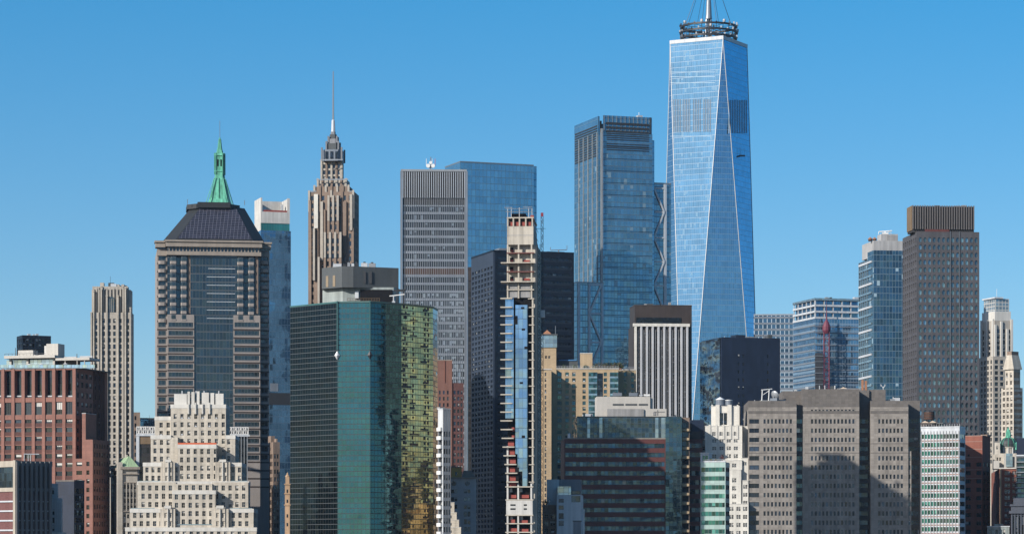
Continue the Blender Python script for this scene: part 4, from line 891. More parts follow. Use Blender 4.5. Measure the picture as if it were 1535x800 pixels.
stone('mirrored_net', (.035, .04, .05), joint=(1.2, 1.6, .5), block=.3)
plain('mirrored_red', (.15, .025, .05), .6)
def b_navy():
    b = Bd('navy_blank_tower', 'dark navy slab with few openings, in front of the foot of the tallest tower', 'building', 1082, 1169.5, 1500, 20, L=1051, lim=700)
    z = b.Z(505, 0); D = b.D
    b.vol(0, b.W, 0, D, 0, z, 'navy_panel', F=dict(px=[(1106, 1108.5), (1113, 1115), (1150, 1152)], py=(530, 12, 5), s='wink', d=.15))
    b.mb('mirror_wall').box(-.6, -.02, 1.5, D, 0, z-.5, 'mirror_glass')
    m = b.mb('roof_rail')
    for x in range(0, int(b.W), 3): m.box(x, x+.1, .2, .3, z, z+1.1, 'dark_steel')
    m.box(0, b.W, .2, .3, z+1.05, z+1.15, 'dark_steel'); b.pbox('roof_box', 'navy_panel', 1103, 1117, 501.5, 505.5, 5, 8); b.clutter(1, b.W-3, 3, 12, z, 8)
    b.done()
    b = Bd('gridded_glass_office', 'glass office block with a pale grid frame right beside the foot of the tallest tower', 'office building', 1130, 1191, 1900, 0, dep=30)
    v = b.vol(0, b.W, 0, 30, 0, b.Z(472.5, 0), 'grid_glass', name='curtain_wall'); b.cap(v, .8, .1, 'alu_grey'); b.pbox('roof_rig', 'dark_steel', 1178, 1190, 470.3, 472, 3, 2)
    for i in range(34): y = 474.5+i*8.9; b.pone('floor_band', 'grey_blue_panel', 1130, 1191, y, y+2.6, -.3, .28)
    b.done()
    b = Bd('blue_banded_office', 'light blue banded glass office with open white columned top storeys', 'office building', 1222, 1290, 1700, 22, L=1189)
    W, D = b.W, b.D; zt = b.Z(448, 0); z2 = b.Z(476, 0)
    b.vol(0, W, 0, D, 0, z2, 'office_glass', name='curtain_wall'); b.vol(1.2, W-1.2, 1.2, D-1.2, z2, zt-1, 'sky_glass', name='set_back_wall')
    for i in range(4): zz = b.Z(476-i*9.2, 0); b.one('terrace_slab', 'white_panel', -.3, W, -.3, D, zz-.5, zz+.6)
    for i in range(6): x = i*(W-.6)/5; b.one('terrace_column', 'white_panel', x, x+.5, .1, .6, z2, zt-.5)
    for i in range(6): y = 1+i*(D-2)/5; b.one('terrace_column', 'white_panel', .1, .6, y, y+.5, z2, zt-.5)
    m = b.mb('parapet'); m.box(-.4, W, -.4, 0, zt-.6, zt+.6, 'pale_glass'); m.box(-.4, 0, 0, D, zt-.6, zt+.6, 'pale_glass')
    for i in range(20): y = 488+i*9.2; b.pone('floor_band', 'blue_band' if False else 'grey_blue_panel', 1222, 1290, y, y+1.7, -.35, .33)
    for i in range(20): zz = b.Z(486+i*9.2, 0); b.one('floor_band', 'grey_blue_panel', -.35, -.02, 0, D, zz-.9, zz)
    b.clutter(2, W-4, 3, 10, zt, 7); b.pbox('roof_unit', 'light_metal', 1281, 1287, 445, 448, 2, 3); b.done()
    p = b.wpos(b.X(1239, -4), -4, 0); t = thing('hoist_mast', 'dark red lattice mast standing in for a reflection in the light blue banded office', 'hoist mast', p); h = b.Z(482, b.X(1239), -4)
    mb = MB(); a = 1.5  # mast and scaffold added as solids in place of a glass reflection
    for sx in (-a, a):
        for sy in (-a, a): mb.tube((sx, sy, 0), (sx, sy, h-6), .22, 'mirrored_red', 4)
    zz, k = 90.0, 0
    while zz < h-9:
        s_ = 1 if k % 2 else -1; mb.tube((-a*s_, -a, zz), (a*s_, -a, zz+3), .16, 'mirrored_red', 4); mb.tube((-a, -a, zz), (a, -a, zz), .13, 'mirrored_red', 4); zz += 3; k += 1
    mb.build('lattice', t); mb = MB(); mb.lathe([(1.5, h-7), (2.4, h-5), (2.4, h-3), (1.2, h), (.5, h+1), (.2, h+6), (0, h+14)], 'mirrored_red', n=10); mb.build('mast_head', t)  # lattice and head of the mast standing in for the reflection
    mb = MB(); mb.box(-6.4, -2.2, -.8, 2.6, 0, h-18, 'mirrored_net'); mb.build('mirrored_scaffold', t)
    for i in range(22): zz = h-20-i*3.3; mb = MB(); mb.box(-6.7, -2, -1.3, -.8, zz, zz+.35, 'steel'); mb.build('mirrored_deck', t)
b_navy()

stone('louver_wall', (.05, .048, .05)); stone('cap_concrete', (.42, .42, .42), joint=(3, 3.4, .15), streak=.4)
def b_right():
    b = Bd('concrete_capped_tower', 'slim blue glass apartment tower with a bare concrete cap and a white crane', 'residential tower', 1309.5, 1356, 1560, 15, L=1288, lim=760)
    W, D = b.W, b.D; z1 = b.Z(375, 0); zl = b.Z(386, 0)
    b.vol(0, W, 0, D*.42, 0, z1, 'res_glass', name='curtain_wall'); b.vol(0, W, D*.42, D, 0, zl, 'res_glass', name='curtain_wall')
    for i in range(17): zz = b.Z(389+i*11.6+ (0 if i % 4 else 2), 0); b.one('balcony_band', 'pale_glass' if i % 3 else 'white_panel', -.5, -.03, D*.12, D-.2, zz-.5, zz+.6)
    for i in range(5): y = D*.42+i*(D*.57)/4; b.one('side_pier', 'pale_glass', -.4, -.02, y-.3, y+.3, 0, zl)
    cv = b.pv(1309.5, 1356, 360.5, 1.5, D-6, 'cap_concrete', z0=z1-3, name='cap_wall'); b.pv(1321, 1346, 350.5, 4, 8, 'cap_concrete', z0=cv[5], name='cap_wall'); b.pbox('cap_wall', 'concrete_grey', 1330, 1346, 352.5, 361, 3.9 if False else 3.6, .3)
    b.done()
    for px, lb in ((1304.5, 'left copper coned tank on the bare concrete cap'), (1311, 'right copper coned tank on the bare concrete cap')):
        p = b.wpos(b.X(px, 5), 5, cv[5]); t = thing('roof_tank', lb, 'tank', p, 0, 'coned tanks on the concrete cap'); mb = MB(); mb.lathe([(1.0, 0), (1.1, 0), (1.1, 1.0), (0, 1.05)], 'rust_wood', n=10); mb.build('barrel', t); mb = MB(); mb.lathe([(1.35, 1.06), (1.3, 1.2), (0, 2.3)], 'copper_brown', n=10); mb.build('cone_lid', t)
    p = b.wpos(b.X(1327, 7), 7, b.Z(350.5, b.X(1317, 4), 4)); t = thing('window_cleaning_crane', 'white window cleaning crane parked on top of the concrete cap', 'crane', p)
    mb = MB(); mb.box(-1.6, 1.6, -1, 1, 0, 1.0, 'white_paint'); mb.build('cabin', t); mb = MB(); mb.tube((-3.4, 0, 1.5), (3.6, 0, 2.0), .35, 'white_paint', 6); mb.tube((-3.4, 0, 1.5), (-3.6, 0, .2), .2, 'white_paint', 5); mb.build('jib', t); mb = MB(); mb.tube((0, 0, 1), (0, 0, 1.8), .4, 'white_paint', 8); mb.tube((.8, 0, 1.9), (3.4, 0, .6), .15, 'white_paint', 4); mb.build('post', t)
    # dark precast tower with oval windows
    b = Bd('oval_windowed_tower', 'dark grey concrete tower with rows of oval windows and a ribbed crown', 'office tower', 1374.5, 1468, 1430, 13, L=1353, lim=680)
    W, D = b.W, b.D; z = b.Z(347, 0); rows = [(355.5+i*11.25, 363+i*11.25) for i in range(30)]
    b.vol(0, W, 0, D, 0, z, 'precast_dark', F=dict(px=[(1377.3+i*6.98, 1382.2+i*6.98) for i in range(13)], py=rows, s='wino', d=.55, o=.26), L=dict(ev=(7, 2.3, .3), py=rows, s='wink', d=.6, o=.1))
    for i in range(2): b.pone('service_rail', 'steel', 1424.6+i*13.5, 1425.2+i*13.5, 347, None, -.35, .3)
    c = b.pv(1367.5, 1460, 309, 3.5, b.YL(1360.5, b.X(1367.5, 3.5))-3.5, 'louver_wall', z0=z, name='crown_wall'); n = 26
    for i in range(n): x = c[0]+(c[1]-c[0]-.5)*i/(n-1); b.one('crown_rib', 'ribbed_dark', x, x+.5, c[2]-.9, c[2]-.02, z+1.5, c[5]+.4)
    b.mb('crown_side').box(c[0]-.4, c[0]-.02, c[2], c[3], z+1, c[5]+.2, 'bronze_panel'); b.mb('terrace_wall').box(c[0]+6, c[0]+18, c[2]-1.6, c[2]-1.0, z, z+1.4, 'maroon_panel')
    b.clutter(c[0]+2, c[1]-4, 6, 14, c[5], 5)
    for px in (1386, 1400, 1437, 1449): b.pone('mast', 'steel', px, px+.3, 306, 309, 8, .2)
    b.done()
    # cream tower beyond
    b = Bd('cream_stepped_tower', 'cream stone apartment tower with a glazed stepped crown right of the dark oval windowed tower', 'residential tower', 1491, 1517, 1600, 28, L=1463, lim=690)
    W, D = b.W, b.D; rows = [(484+i*8.3, 489.4+i*8.3) for i in range(30)]
    z = b.Z(480, 0); z2 = b.Z(534, 0); rw = lambda a, n=99: (a, 8.3, 5.6, n)
    b.vol(0, W, 0, D*.72, z2, z, 'pale_stone', F=dict(ev=(3, 2.3, .5), py=rw(493), s='winb', d=.4), L=dict(ev=(4, 2.0, .6), py=rw(493), s='winb', d=.4))
    b.vol(-1.5, W+2, -1.0, D, 0, z2, 'pale_stone', F=dict(ev=(4, 2.1, .5), py=rw(539), s='winb', d=.4), L=dict(ev=(6, 1.9, .5), py=rw(539), s='winb', d=.4))
    b.vol(.3, W-.5, .4, D*.70, z, b.Z(466, 0), 'cream_trim', name='crown_wall'); g = b.vol(.9, W-1.2, 1, D*.66, b.Z(466, 0), b.Z(447, 0), 'crown_glass', name='crown_wall')
    for x in (-.3, W*.32, W*.66, W-.9): b.one('pier', 'cream_trim', x, x+1.2, -.7, -.02, z2+.02, z-random.uniform(-1, 5))
    for y in (1, D*.35, D*.66): b.one('pier', 'cream_trim', -.7, -.02, y, y+1.2, z2+.02, z+1)
    m = b.mb('crown_roof'); m.box(g[0]-.8, g[1]-4, g[2]-.8, g[3]+.6, g[5], g[5]+.8, 'white_panel'); m.tube((g[0]+2, g[2]+2, g[5]+.8), (g[0]+2, g[2]+2, g[5]+5.5), .12, 'steel', 4); b.done()
    b = Bd('pyramid_capped_tower', 'tan stone tower with a small pyramid roof, behind the green domed building', 'tower', 1478, 1519.5, 1388, -42, R=1550, lim=690)
    W, D = b.W, b.D; z = b.Z(583, 0); x0 = b.X(1501)
    rw = lambda a: [(a+i*8.75, a+5.3+i*8.75) for i in range(3)]
    b.vol(x0, W, 0, D-8, 0, z, 'limestone', F=dict(px=[(1503.2, 1506.6), (1508.8, 1512.2), (1514.4, 1517.6)], py=(560, 8.75, 5.4), s='winl', d=.4), R=dict(ev=(7, 1.5, .6), py=(560, 8.75, 5.4), s='winl', d=.4))
    x1 = b.X(1505.5); b.vol(x1, W-.6, .6, D-9, z, b.Z(553, W), 'limestone', F=dict(px=[(1508, 1510.5), (1514, 1517)], py=[(558, 565), (570, 576)], s='winl', d=.4), R=dict(ev=(5, 1.6, .8), py=[(557, 566), (570, 576)], s='winl', d=.4))
    zb = b.Z(553, W); m = b.mb('pyramid_roof'); A = [(x1-.8, -.2), (W+.2, -.2), (W+.2, D-8.5), (x1-.8, D-8.5)]; cx_, cy_ = (x1+W)/2, (D-9)/2; Bq = [(cx_-1.6, cy_-2.5), (cx_+1.6, cy_-2.5), (cx_+1.6, cy_+2.5), (cx_-1.6, cy_+2.5)]
    m.frus(A, zb, Bq, b.Z(531.5, W), 'tan_canvas' if False else 'limestone'); b.mb('chimney').box(cx_-1.5, cx_+1.5, cy_-2.4, cy_+2.4, b.Z(532, W), b.Z(526, W), 'brown_brick'); b.done()
b_right()
# ================================================================ waterfront row
def b_ziggurat():
    b = Bd('stepped_cream_building', 'cream stone building stepping back in terraces like a ziggurat to a row of chimneys', 'office building', 188, 384, 1215, -4, dep=62)
    lim = 812
    def tier(pl, pr, pt, y0, y1, px=None, py=None, n0=None, cap='cream_trim', zb=0, rw=None, dd=.45):
        x0, x1 = b.X(pl, y0), b.X(pr, y0)
        F1 = dict(px=px, py=(py, 12.4, 7.4, n0 or 99), s='winl', d=dd) if px else None
        z1 = b.Z(pt, b.cx, y0)
        R1 = dict(ev=(max(1, int((y1-y0)/3.4)), 1.3, .6), py=(py, 12.4, 7.4, n0 or 99), s='winl', d=.4) if py and y1-y0 > 3 else None
        v = b.vol(x0, x1, y0, y1, zb, z1, 'limestone', F=F1, R=R1)
        b.mb('parapet').box(x0-.12, x1+.12, y0-.12, y1, z1-1.3, z1+.35, cap) if cap else None
        return v
    # tower and its shoulders, furthest back
    t = tier(256, 338.5, 607, 30, 52, (260.2, 10.3, 4.6, 8), 620)
    tier(232, 256, 625, 33, 50, (239, 10.6, 5, 2), 633)
    tier(226, 256, 653, 27, 33-.05, (230, 9.8, 4.6, 3), 659); tier(338.5, 352.5, 653, 27, 50, (340.6, 12, 4.6, 1), 658)
    tier(256, 266.5, 655, 27, 30-.05, None, None, cap=None)
    # chimney row
    for l, r, tp, w in ((261, 280, 590, 5), (281, 284.5, 586.5, 3), (287, 291.5, 587, 4), (295, 299, 586, 4), (302.5, 313, 588, 4), (315.5, 321, 588.5, 4), (323, 335, 589.5, 5)):
        m = b.pbox('chimney', 'cream_trim', l, r, tp, 607, 31.5, w, sub=l)
    for px in (281.5, 292, 302.5, 313): b.pone('chimney_rib', 'cream_trim', px, px+2, 603, 620, 29.3, .68)
    b.pbox('chimney_skirt', 'bronze_panel' if False else 'pale_stone', 281, 322, 600, 607, 33, 3)
    for px in (272, 293, 305, 327): b.pone('vent_pipe', 'light_metal', px, px+1.6, 585.5, 590, 33, .6)
    # middle bay with the red netting on its terrace
    m = tier(266.5, 324, 667, 20, 30-.05, (270, 10.1, 4.6, 6), 672.5)
    tier(214.5, 266.5, 694, 20, 30-.05, (218, 9, 4.6, 6), 700); tier(324, 362, 694, 20, 46, (327.5, 9.7, 4.6, 4), 700)
    # stepped pylons of the first setback
    for l, r in ((242, 262), (322.5, 345)):
        tier(l, r, 692, 18.4, 20-.05, None, None, cap=None); w = r-l
        tier(l+w*.2, r-w*.2, 690, 18.0, 20-.2, (l+w*.2+1.8, w*.36, 4.2, 2), 700, cap=None)
        b.pone('pylon_crest', 'cream_trim', l+w*.28, r-w*.28, 688, 692, 17.7, 1.2)
        b.pone('pilaster', 'cream_trim', l+w*.47, l+w*.53, 692, 742, 17.4, .6)
    tier(206, 373, 722, 12, 20-.05, None, 728); tier(207, 264, 722.2, 11.5, 12-.02, (212, 10.2, 5, 5), 727, cap=None, dd=.35); tier(318, 372, 722.2, 11.5, 12-.02, (322, 10.2, 5, 5), 727, cap=None, dd=.35)
    tier(264, 318, 724.5, 10.5, 12-.02, (267, 10.3, 5, 5), 726.5, 1, cap=None, dd=.5)
    tier(258.5, 323, 735.5, 6, 12-.02, (262, 10.3, 5, 6), 740.5)
    tier(195, 258.5, 763, 6, 20, (199.5, 9.9, 5, 6), 768); tier(323, 380, 763, 6, 30, (327, 10.1, 5, 5), 768)
    for l, r in ((240, 262.5), (317, 342.5)):
        w = r-l; tier(l, r, 762, 4.4, 6-.05, None, None, cap=None); tier(l+w*.2, r-w*.2, 759.5, 4.0, 6-.2, (l+w*.2+1.8, w*.36, 4.2, 2), 768, cap=None)
        b.pone('pylon_crest', 'cream_trim', l+w*.28, r-w*.28, 757, 761.5, 3.7, 1.2); b.pone('pilaster', 'cream_trim', l+w*.47, l+w*.53, 762, 812, 3.4, .6)
    tier(188, 384.5, 791, 0, 6-.05, (191.5, 10.3, 5, 18), 796)
    for l, r, p, y in ((208, 240, 721, 12.4), (346, 370, 721, 12.4), (196, 232, 762, 6.4), (345, 378, 762, 6.4), (266, 318, 786, .6)): b.pone('terrace_rail', 'pale_glass', l, r, p-1.2, p+.4, y, .12)
    b.done()
    p = b.wpos(b.X(266.8, 20), 20, m[5]+.35); t = thing('orange_safety_net', 'orange safety net strung along a high terrace of the cream stepped building', 'safety net', p, b.r)
    L = m[1]-m[0]; mb = MB(); mb.box(0, L, .05, .1, 0, .75, 'orange_net'); mb.build('net', t)
    for i in range(8): mb = MB(); mb.box(i*L/7-.05, i*L/7+.05, .1, .2, 0, .95, 'orange_net'); mb.build('post', t)
b_ziggurat()

def b_redgranite():
    b = Bd('red_granite_building', 'red granite office block with a deep top arcade and a glass roof pavilion', 'office building', -12, 113.5, 1300, -24, R=161)
    W, D = b.W, b.D; z = b.Z(552, W); xs = [(7.2+i*15.28, 16.8+i*15.28) for i in range(-1, 7)]
    rows = [(627.5, 633.5)] + [(640+i*13.1, 647+i*13.1) for i in range(14)]
    b.vol(0, W, 0, D, 0, z, 'red_granite', F=[dict(px=xs, py=[(553.6, 594.6)], s='band_dark', d=2.4, nm='arcade_opening'), dict(px=xs, py=[(601.5, 620.5)], s='win3', d=.5), dict(px=xs, py=rows, s='win3', d=.5)],
          R=[dict(px=[(115.5, 118.6), (121.8, 125.6), (127.8, 132), (134, 138), (140.6, 144.2), (147.2, 151)], py=[(558.5, 566), (571.3, 579.5), (587, 595)]+[(601.5+i*13.1, 608.5+i*13.1) for i in range(15)], s='winb', d=.4, rm='red_granite')])
    for i, (l, r) in enumerate(xs):
        b.pone('balustrade', 'alu_grey', l, r, 592.5, 594.6, .9, .2)
        for rr in rows[:-1]:
            b.pone('spandrel', 'red_spandrel', l+.2, r-.2, rr[1]+.3, rr[1]+5.8, -.0-.04, .3)
        x0, x1 = b.X(l), b.X(r); c = MB() # sloped soffit piece at the head of the arcade
        zt, zm = b.Z(552.5, W), b.Z(559, W); c.poly([(x1-.1, .1, zt), (x1-1.3, 2.3, zt), (x1-.1, 2.3, zm), (x1-.1, .1, zm)], [(0, 0)]*4, 'red_granite'); c.build('arcade_soffit', b.root)
    for l in (16.8+i*15.28 for i in range(-1, 7)): b.pone('pier', 'red_granite', l+.9, l+4.8, 552.5, None, -.35, .33)
    for i in range(6): y0 = D*.55+i*2.2; b.one('side_pier', 'red_spandrel', W+.02, W+.5, y0, y0+.7, 0, z)
    # lower wings on the shaded side
    a = b.vol(b.X(123, -1.5), b.X(128.4, -1.5), -1.5, 10, 0, b.Z(620, W), 'red_granite'); b.mb('coping').box(a[0]-.1, a[1]+.1, -1.6, 10, a[5], a[5]+.35, 'alu_grey')
    c = b.vol(b.X(127.5, -3.5), b.X(139, -3.5), -3.5, 15, 0, b.Z(659, W), 'red_granite', F=dict(px=[(129.5, 134)], py=[(691.5+i*13, 698+i*13) for i in range(9)], s='wink', d=.5), R=dict(ev=(6, 1.4, .8), py=[(664+i*13, 671+i*13) for i in range(12)], s='winb', d=.4))
    b.vol(b.X(113.6), b.X(127.4, -1), -1, 2, 0, b.Z(687, W), 'red_granite', F=dict(px=[(114.5, 123)], py=[(653+i*13, 659+i*13) for i in range(12)], s='win3', d=.4))
    # roof pavilion: glass rooms under thin slabs
    zr = z
    b.mb('roof_deck').box(.5, W+3, 1, D-1, zr, zr+.3, 'roofing')
    g = b.pbox('pavilion_glass', 'cap_glass', 9, 80, 537, None, 6, 10) if False else None
    xa, xb = b.X(9, 6), b.X(80, 6); zt = b.Z(537.3, W, 6)
    b.mb('pavilion_glass').box(xa, xb, 6.5, 16, zr+.3, zt, 'pale_glass')
    for px in (14, 39.5, 79): b.pone('pavilion_column', 'pent_cream', px, px+3, 537.3, 552, 5.6, 1)
    b.pbox('pavilion_slab', 'pent_cream', 6, 82, 533, 537.2, 3.5, 15)
    b.pbox('plant_box', 'pent_cream', 27, 49.5, 525, 533, 9, 5); b.pbox('plant_box', 'pent_cream', 69.5, 87, 515, 537, 8, 7); b.pbox('plant_box', 'concrete_white', 66.5, 70, 518, 532, 9, 3)
    b.clutter(b.X(30, 9), b.X(66, 9), 9, 14, b.Z(533, W, 9), 6); b.clutter(b.X(90, 9), b.X(128, 9), 8, 12, b.Z(536.5, W, 8), 5, .7)
    b.pbox('canopy_slab', 'pent_cream', 83, 134, 536.5, 540, 4, 12)
    b.pbox('canopy_wall', 'brown_granite', 86, 115, 540, 551, 9, 4)
    for px in (97, 115, 126): b.pone('canopy_column', 'pent_cream', px, px+1, 540, 552, 4.4, .5)
    for i in range(14): px = 7+i*5.5; b.pone('rail_post', 'dark_steel', px, px+.3, 530.3, 533, 3.8, .1)
    b.pbox('slab_rail', 'dark_steel', 6.5, 68, 530, 530.5, 3.8, .1)
    b.pbox('mast', 'dark_steel', 114.8, 115.6, 530, 537, 8, .2); b.pbox('mast', 'dark_steel', 22.8, 23.5, 521, 533, 8, .2)
    for i in range(13): b.pone('glass_balustrade', 'site_glass', -11+i*11.8, -11+i*11.8+11.3, 546.5, 551.8, .6, .08)
    b.done()
    lab = ['white parasol leftmost on the red granite roof terrace', 'white parasol in the middle of the red granite roof terrace', 'white parasol by the canopy of the red granite roof terrace']
    for px, lb in zip((44, 62, 98), lab):
        p = b.wpos(b.X(px, 3), 3, z+.3); t = thing('terrace_parasol', lb, 'parasol', p, 0, 'parasols on the red granite roof terrace')
        mb = MB(); mb.tube((0, 0, 0), (0, 0, 2.3), .06, 'steel', 5); mb.build('pole', t); mb = MB(); mb.lathe([(1.3, 1.9), (0, 2.5)], 'white_paint', n=8); mb.build('canopy', t)
b_redgranite()

def b_lowleft():
    b = Bd('finned_grey_building', 'low office block with tall grey fins over red blinds in the bottom left corner', 'office building', 25, 77.5, 1120, 36, L=-22)
    W, D = b.W, b.D; z = b.Z(690, 0); z0 = b.Z(697, 0)
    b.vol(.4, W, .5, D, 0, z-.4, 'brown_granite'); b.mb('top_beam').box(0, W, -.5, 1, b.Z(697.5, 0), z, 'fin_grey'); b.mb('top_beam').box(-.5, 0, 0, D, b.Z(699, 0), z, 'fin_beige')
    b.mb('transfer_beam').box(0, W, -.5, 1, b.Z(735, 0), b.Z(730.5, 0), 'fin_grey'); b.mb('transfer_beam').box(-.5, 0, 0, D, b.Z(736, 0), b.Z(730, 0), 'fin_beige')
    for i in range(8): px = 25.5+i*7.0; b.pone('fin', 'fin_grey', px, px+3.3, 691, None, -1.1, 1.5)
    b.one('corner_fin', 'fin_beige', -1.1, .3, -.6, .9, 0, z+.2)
    for i in range(7): b.pone('slot', 'louver', 29+i*7, 32.5+i*7, 698, 730, -.0, .3) if False else None
    for i in range(5):
        za, zb = b.Z(749.5+i*14.4, 0), b.Z(736.5+i*14.4, 0)
        b.one('sill_band', 'alu_grey', 0, W, -.4, .2, za-.5, za); b.one('red_blind', 'red_blind', .2, W-.2, .1, .45, za, zb)
        b.one('sill_band', 'white_panel', -.5, .1, 1, D, za-.6, za); b.one('red_blind', 'red_blind', -.1, .2, 1, D, za, zb)
    b.mb('side_glass').box(.0, .3, 1, D, b.Z(730, 0), b.Z(699, 0), 'band_dark'); b.done()
    p = b.wpos(b.X(38, 3), 3, z); t = thing('gantry_frame', 'pale steel window cleaning gantry on the finned block roof', 'gantry', p, b.r+R_(-36))
    for x in (-.4, 1.1, 2.0): mb = MB(); mb.tube((x, 0, 0), (x, 0, 2.6), .14, 'light_metal', 4); mb.build('post', t)
    mb = MB(); mb.box(-.6, 5.2, -.25, .25, 2.6, 2.95, 'light_metal'); mb.build('beam', t)
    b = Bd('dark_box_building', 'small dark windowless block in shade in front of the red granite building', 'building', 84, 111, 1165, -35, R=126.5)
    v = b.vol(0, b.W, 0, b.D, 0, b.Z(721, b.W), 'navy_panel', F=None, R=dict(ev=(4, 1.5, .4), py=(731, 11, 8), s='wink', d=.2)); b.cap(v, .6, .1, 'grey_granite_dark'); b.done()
    b = Bd('pale_stepped_house', 'pale bluish stepped facade at the bottom between the finned and the dark windowless blocks', 'building', 77, 97, 1142, -3, dep=9)
    b.pv(77, 86.5, 724, 4, 5, 'grey_stone_shade', F=dict(px=[(78, 81)], py=[(731, 740), (748, 756)], s='winb')); b.pv(77, 92.5, 746, 1.5, 7, 'grey_stone_shade', F=dict(px=[(78.5, 81.5)], py=(763, 12, 8), s='winb')); b.pv(77, 97.5, 797, 0, 8, 'cream_trim')
    for px in (82, 85, 88, 90.6): b.pone('pilaster', 'grey_stone_shade', px, px+1.2, 747+(px-82)*.8, None, 1.2, .28)
    b.done()
    b = Bd('green_roofed_building', 'ornate old stone building with a pale green copper hip roof', 'building', 183.5, 206, 1282, 6, L=170, lim=812)
    W, D = b.W, b.D; z = b.Z(703, 0); cols = dict(ev=(4, 1.0, .3), py=[(726, 732), (737, 744), (747, 753), (757, 763), (770, 776), (783, 789), (795, 801)], s='winl', d=.6)
    b.vol(0, W, 0, D, 0, z, 'pale_stone', F=cols, L=dict(ev=(4, .9, .4), py=cols['py'], s='winl', d=.5))
    for y, h, o in ((699, 4, 1.0), (709, 1.4, .7), (722, 1.3, .5), (765, 1.3, .6), (790, 1.2, .5)):
        zz = b.Z(y+h, 0); b.mb('cornice', y).box(-o, W+o, -o, D, zz, b.Z(y, 0), 'cornice_granite')
    for i in range(5): px = 184+i*5; b.pone('pilaster', 'pale_stone', px, px+1.4, 723, 765, -.5, .48)
    x0, x1 = -.6, W+.6; A = [(x0, -.4), (x1, -.4), (x1, D), (x0, D)]; Bq = [(x0+3.6, 3.2), (x1-3.6, 3.2), (x1-3.6, D-3), (x0+3.6, D-3)]
    zr = b.Z(699, 0); b.mb('copper_roof').frus(A, zr, Bq, b.Z(683, 0), 'copper_pale')
    for f in (.2, .4, .6, .8):
        p0, p1 = A[0][0]+(A[1][0]-A[0][0])*f, Bq[0][0]+(Bq[1][0]-Bq[0][0])*f; mb = MB(); mb.tube((p0, -.4, zr), (p1, 3.2, b.Z(683, 0)), .1, 'copper_pale', 4); mb.build('roof_seam', b.root)
    b.pbox('corner_turret', 'pale_stone', 176, 183.6, 692, None, 1.5 if False else -.8, 3); b.pbox('chimney', 'pale_stone', 189, 191.5, 681, 690, 8, 2); b.done()
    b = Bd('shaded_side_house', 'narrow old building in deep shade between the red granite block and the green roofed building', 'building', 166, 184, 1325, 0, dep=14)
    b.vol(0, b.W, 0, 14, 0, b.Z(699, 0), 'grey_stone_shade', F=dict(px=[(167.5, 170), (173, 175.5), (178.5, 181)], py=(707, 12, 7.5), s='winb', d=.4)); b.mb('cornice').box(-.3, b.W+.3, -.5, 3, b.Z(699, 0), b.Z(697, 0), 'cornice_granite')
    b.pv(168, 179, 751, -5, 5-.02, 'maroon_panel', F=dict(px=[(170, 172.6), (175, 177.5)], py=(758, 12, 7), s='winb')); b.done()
    p = at(431, 760, 1138); t = thing('orange_stone_turret', 'slender sunlit orange stone turret beside the dark teal octagonal tower', 'turret', (p.x, 1138, 0)); k = 1138/F; zf = lambda y: HC+(YH-y)*k
    mb = MB(); mb.box(-.95, .95, -.95, .95, 0, zf(726), 'orange_stone'); mb.build('shaft', t)
    for y in (757, 740, 726): mb = MB(); mb.box(-1.25, 1.25, -1.25, 1.25, zf(y), zf(y-1.6), 'orange_stone'); mb.build('string_course', t)
    mb = MB(); mb.box(-.75, .75, -.75, .75, zf(724.4), zf(714), 'orange_stone'); mb.lathe([(.9, zf(714)), (.9, zf(713)), (.35, zf(710.5)), (.3, zf(709)), (0, zf(707))], 'orange_stone', n=8); mb.build('lantern', t)
    for y in (770, 783, 748, 733): mb = MB(); mb.box(-.3, .3, -1.0, -.96, zf(y+5), zf(y), 'g_dark'); mb.build('window', t)
b_lowleft()

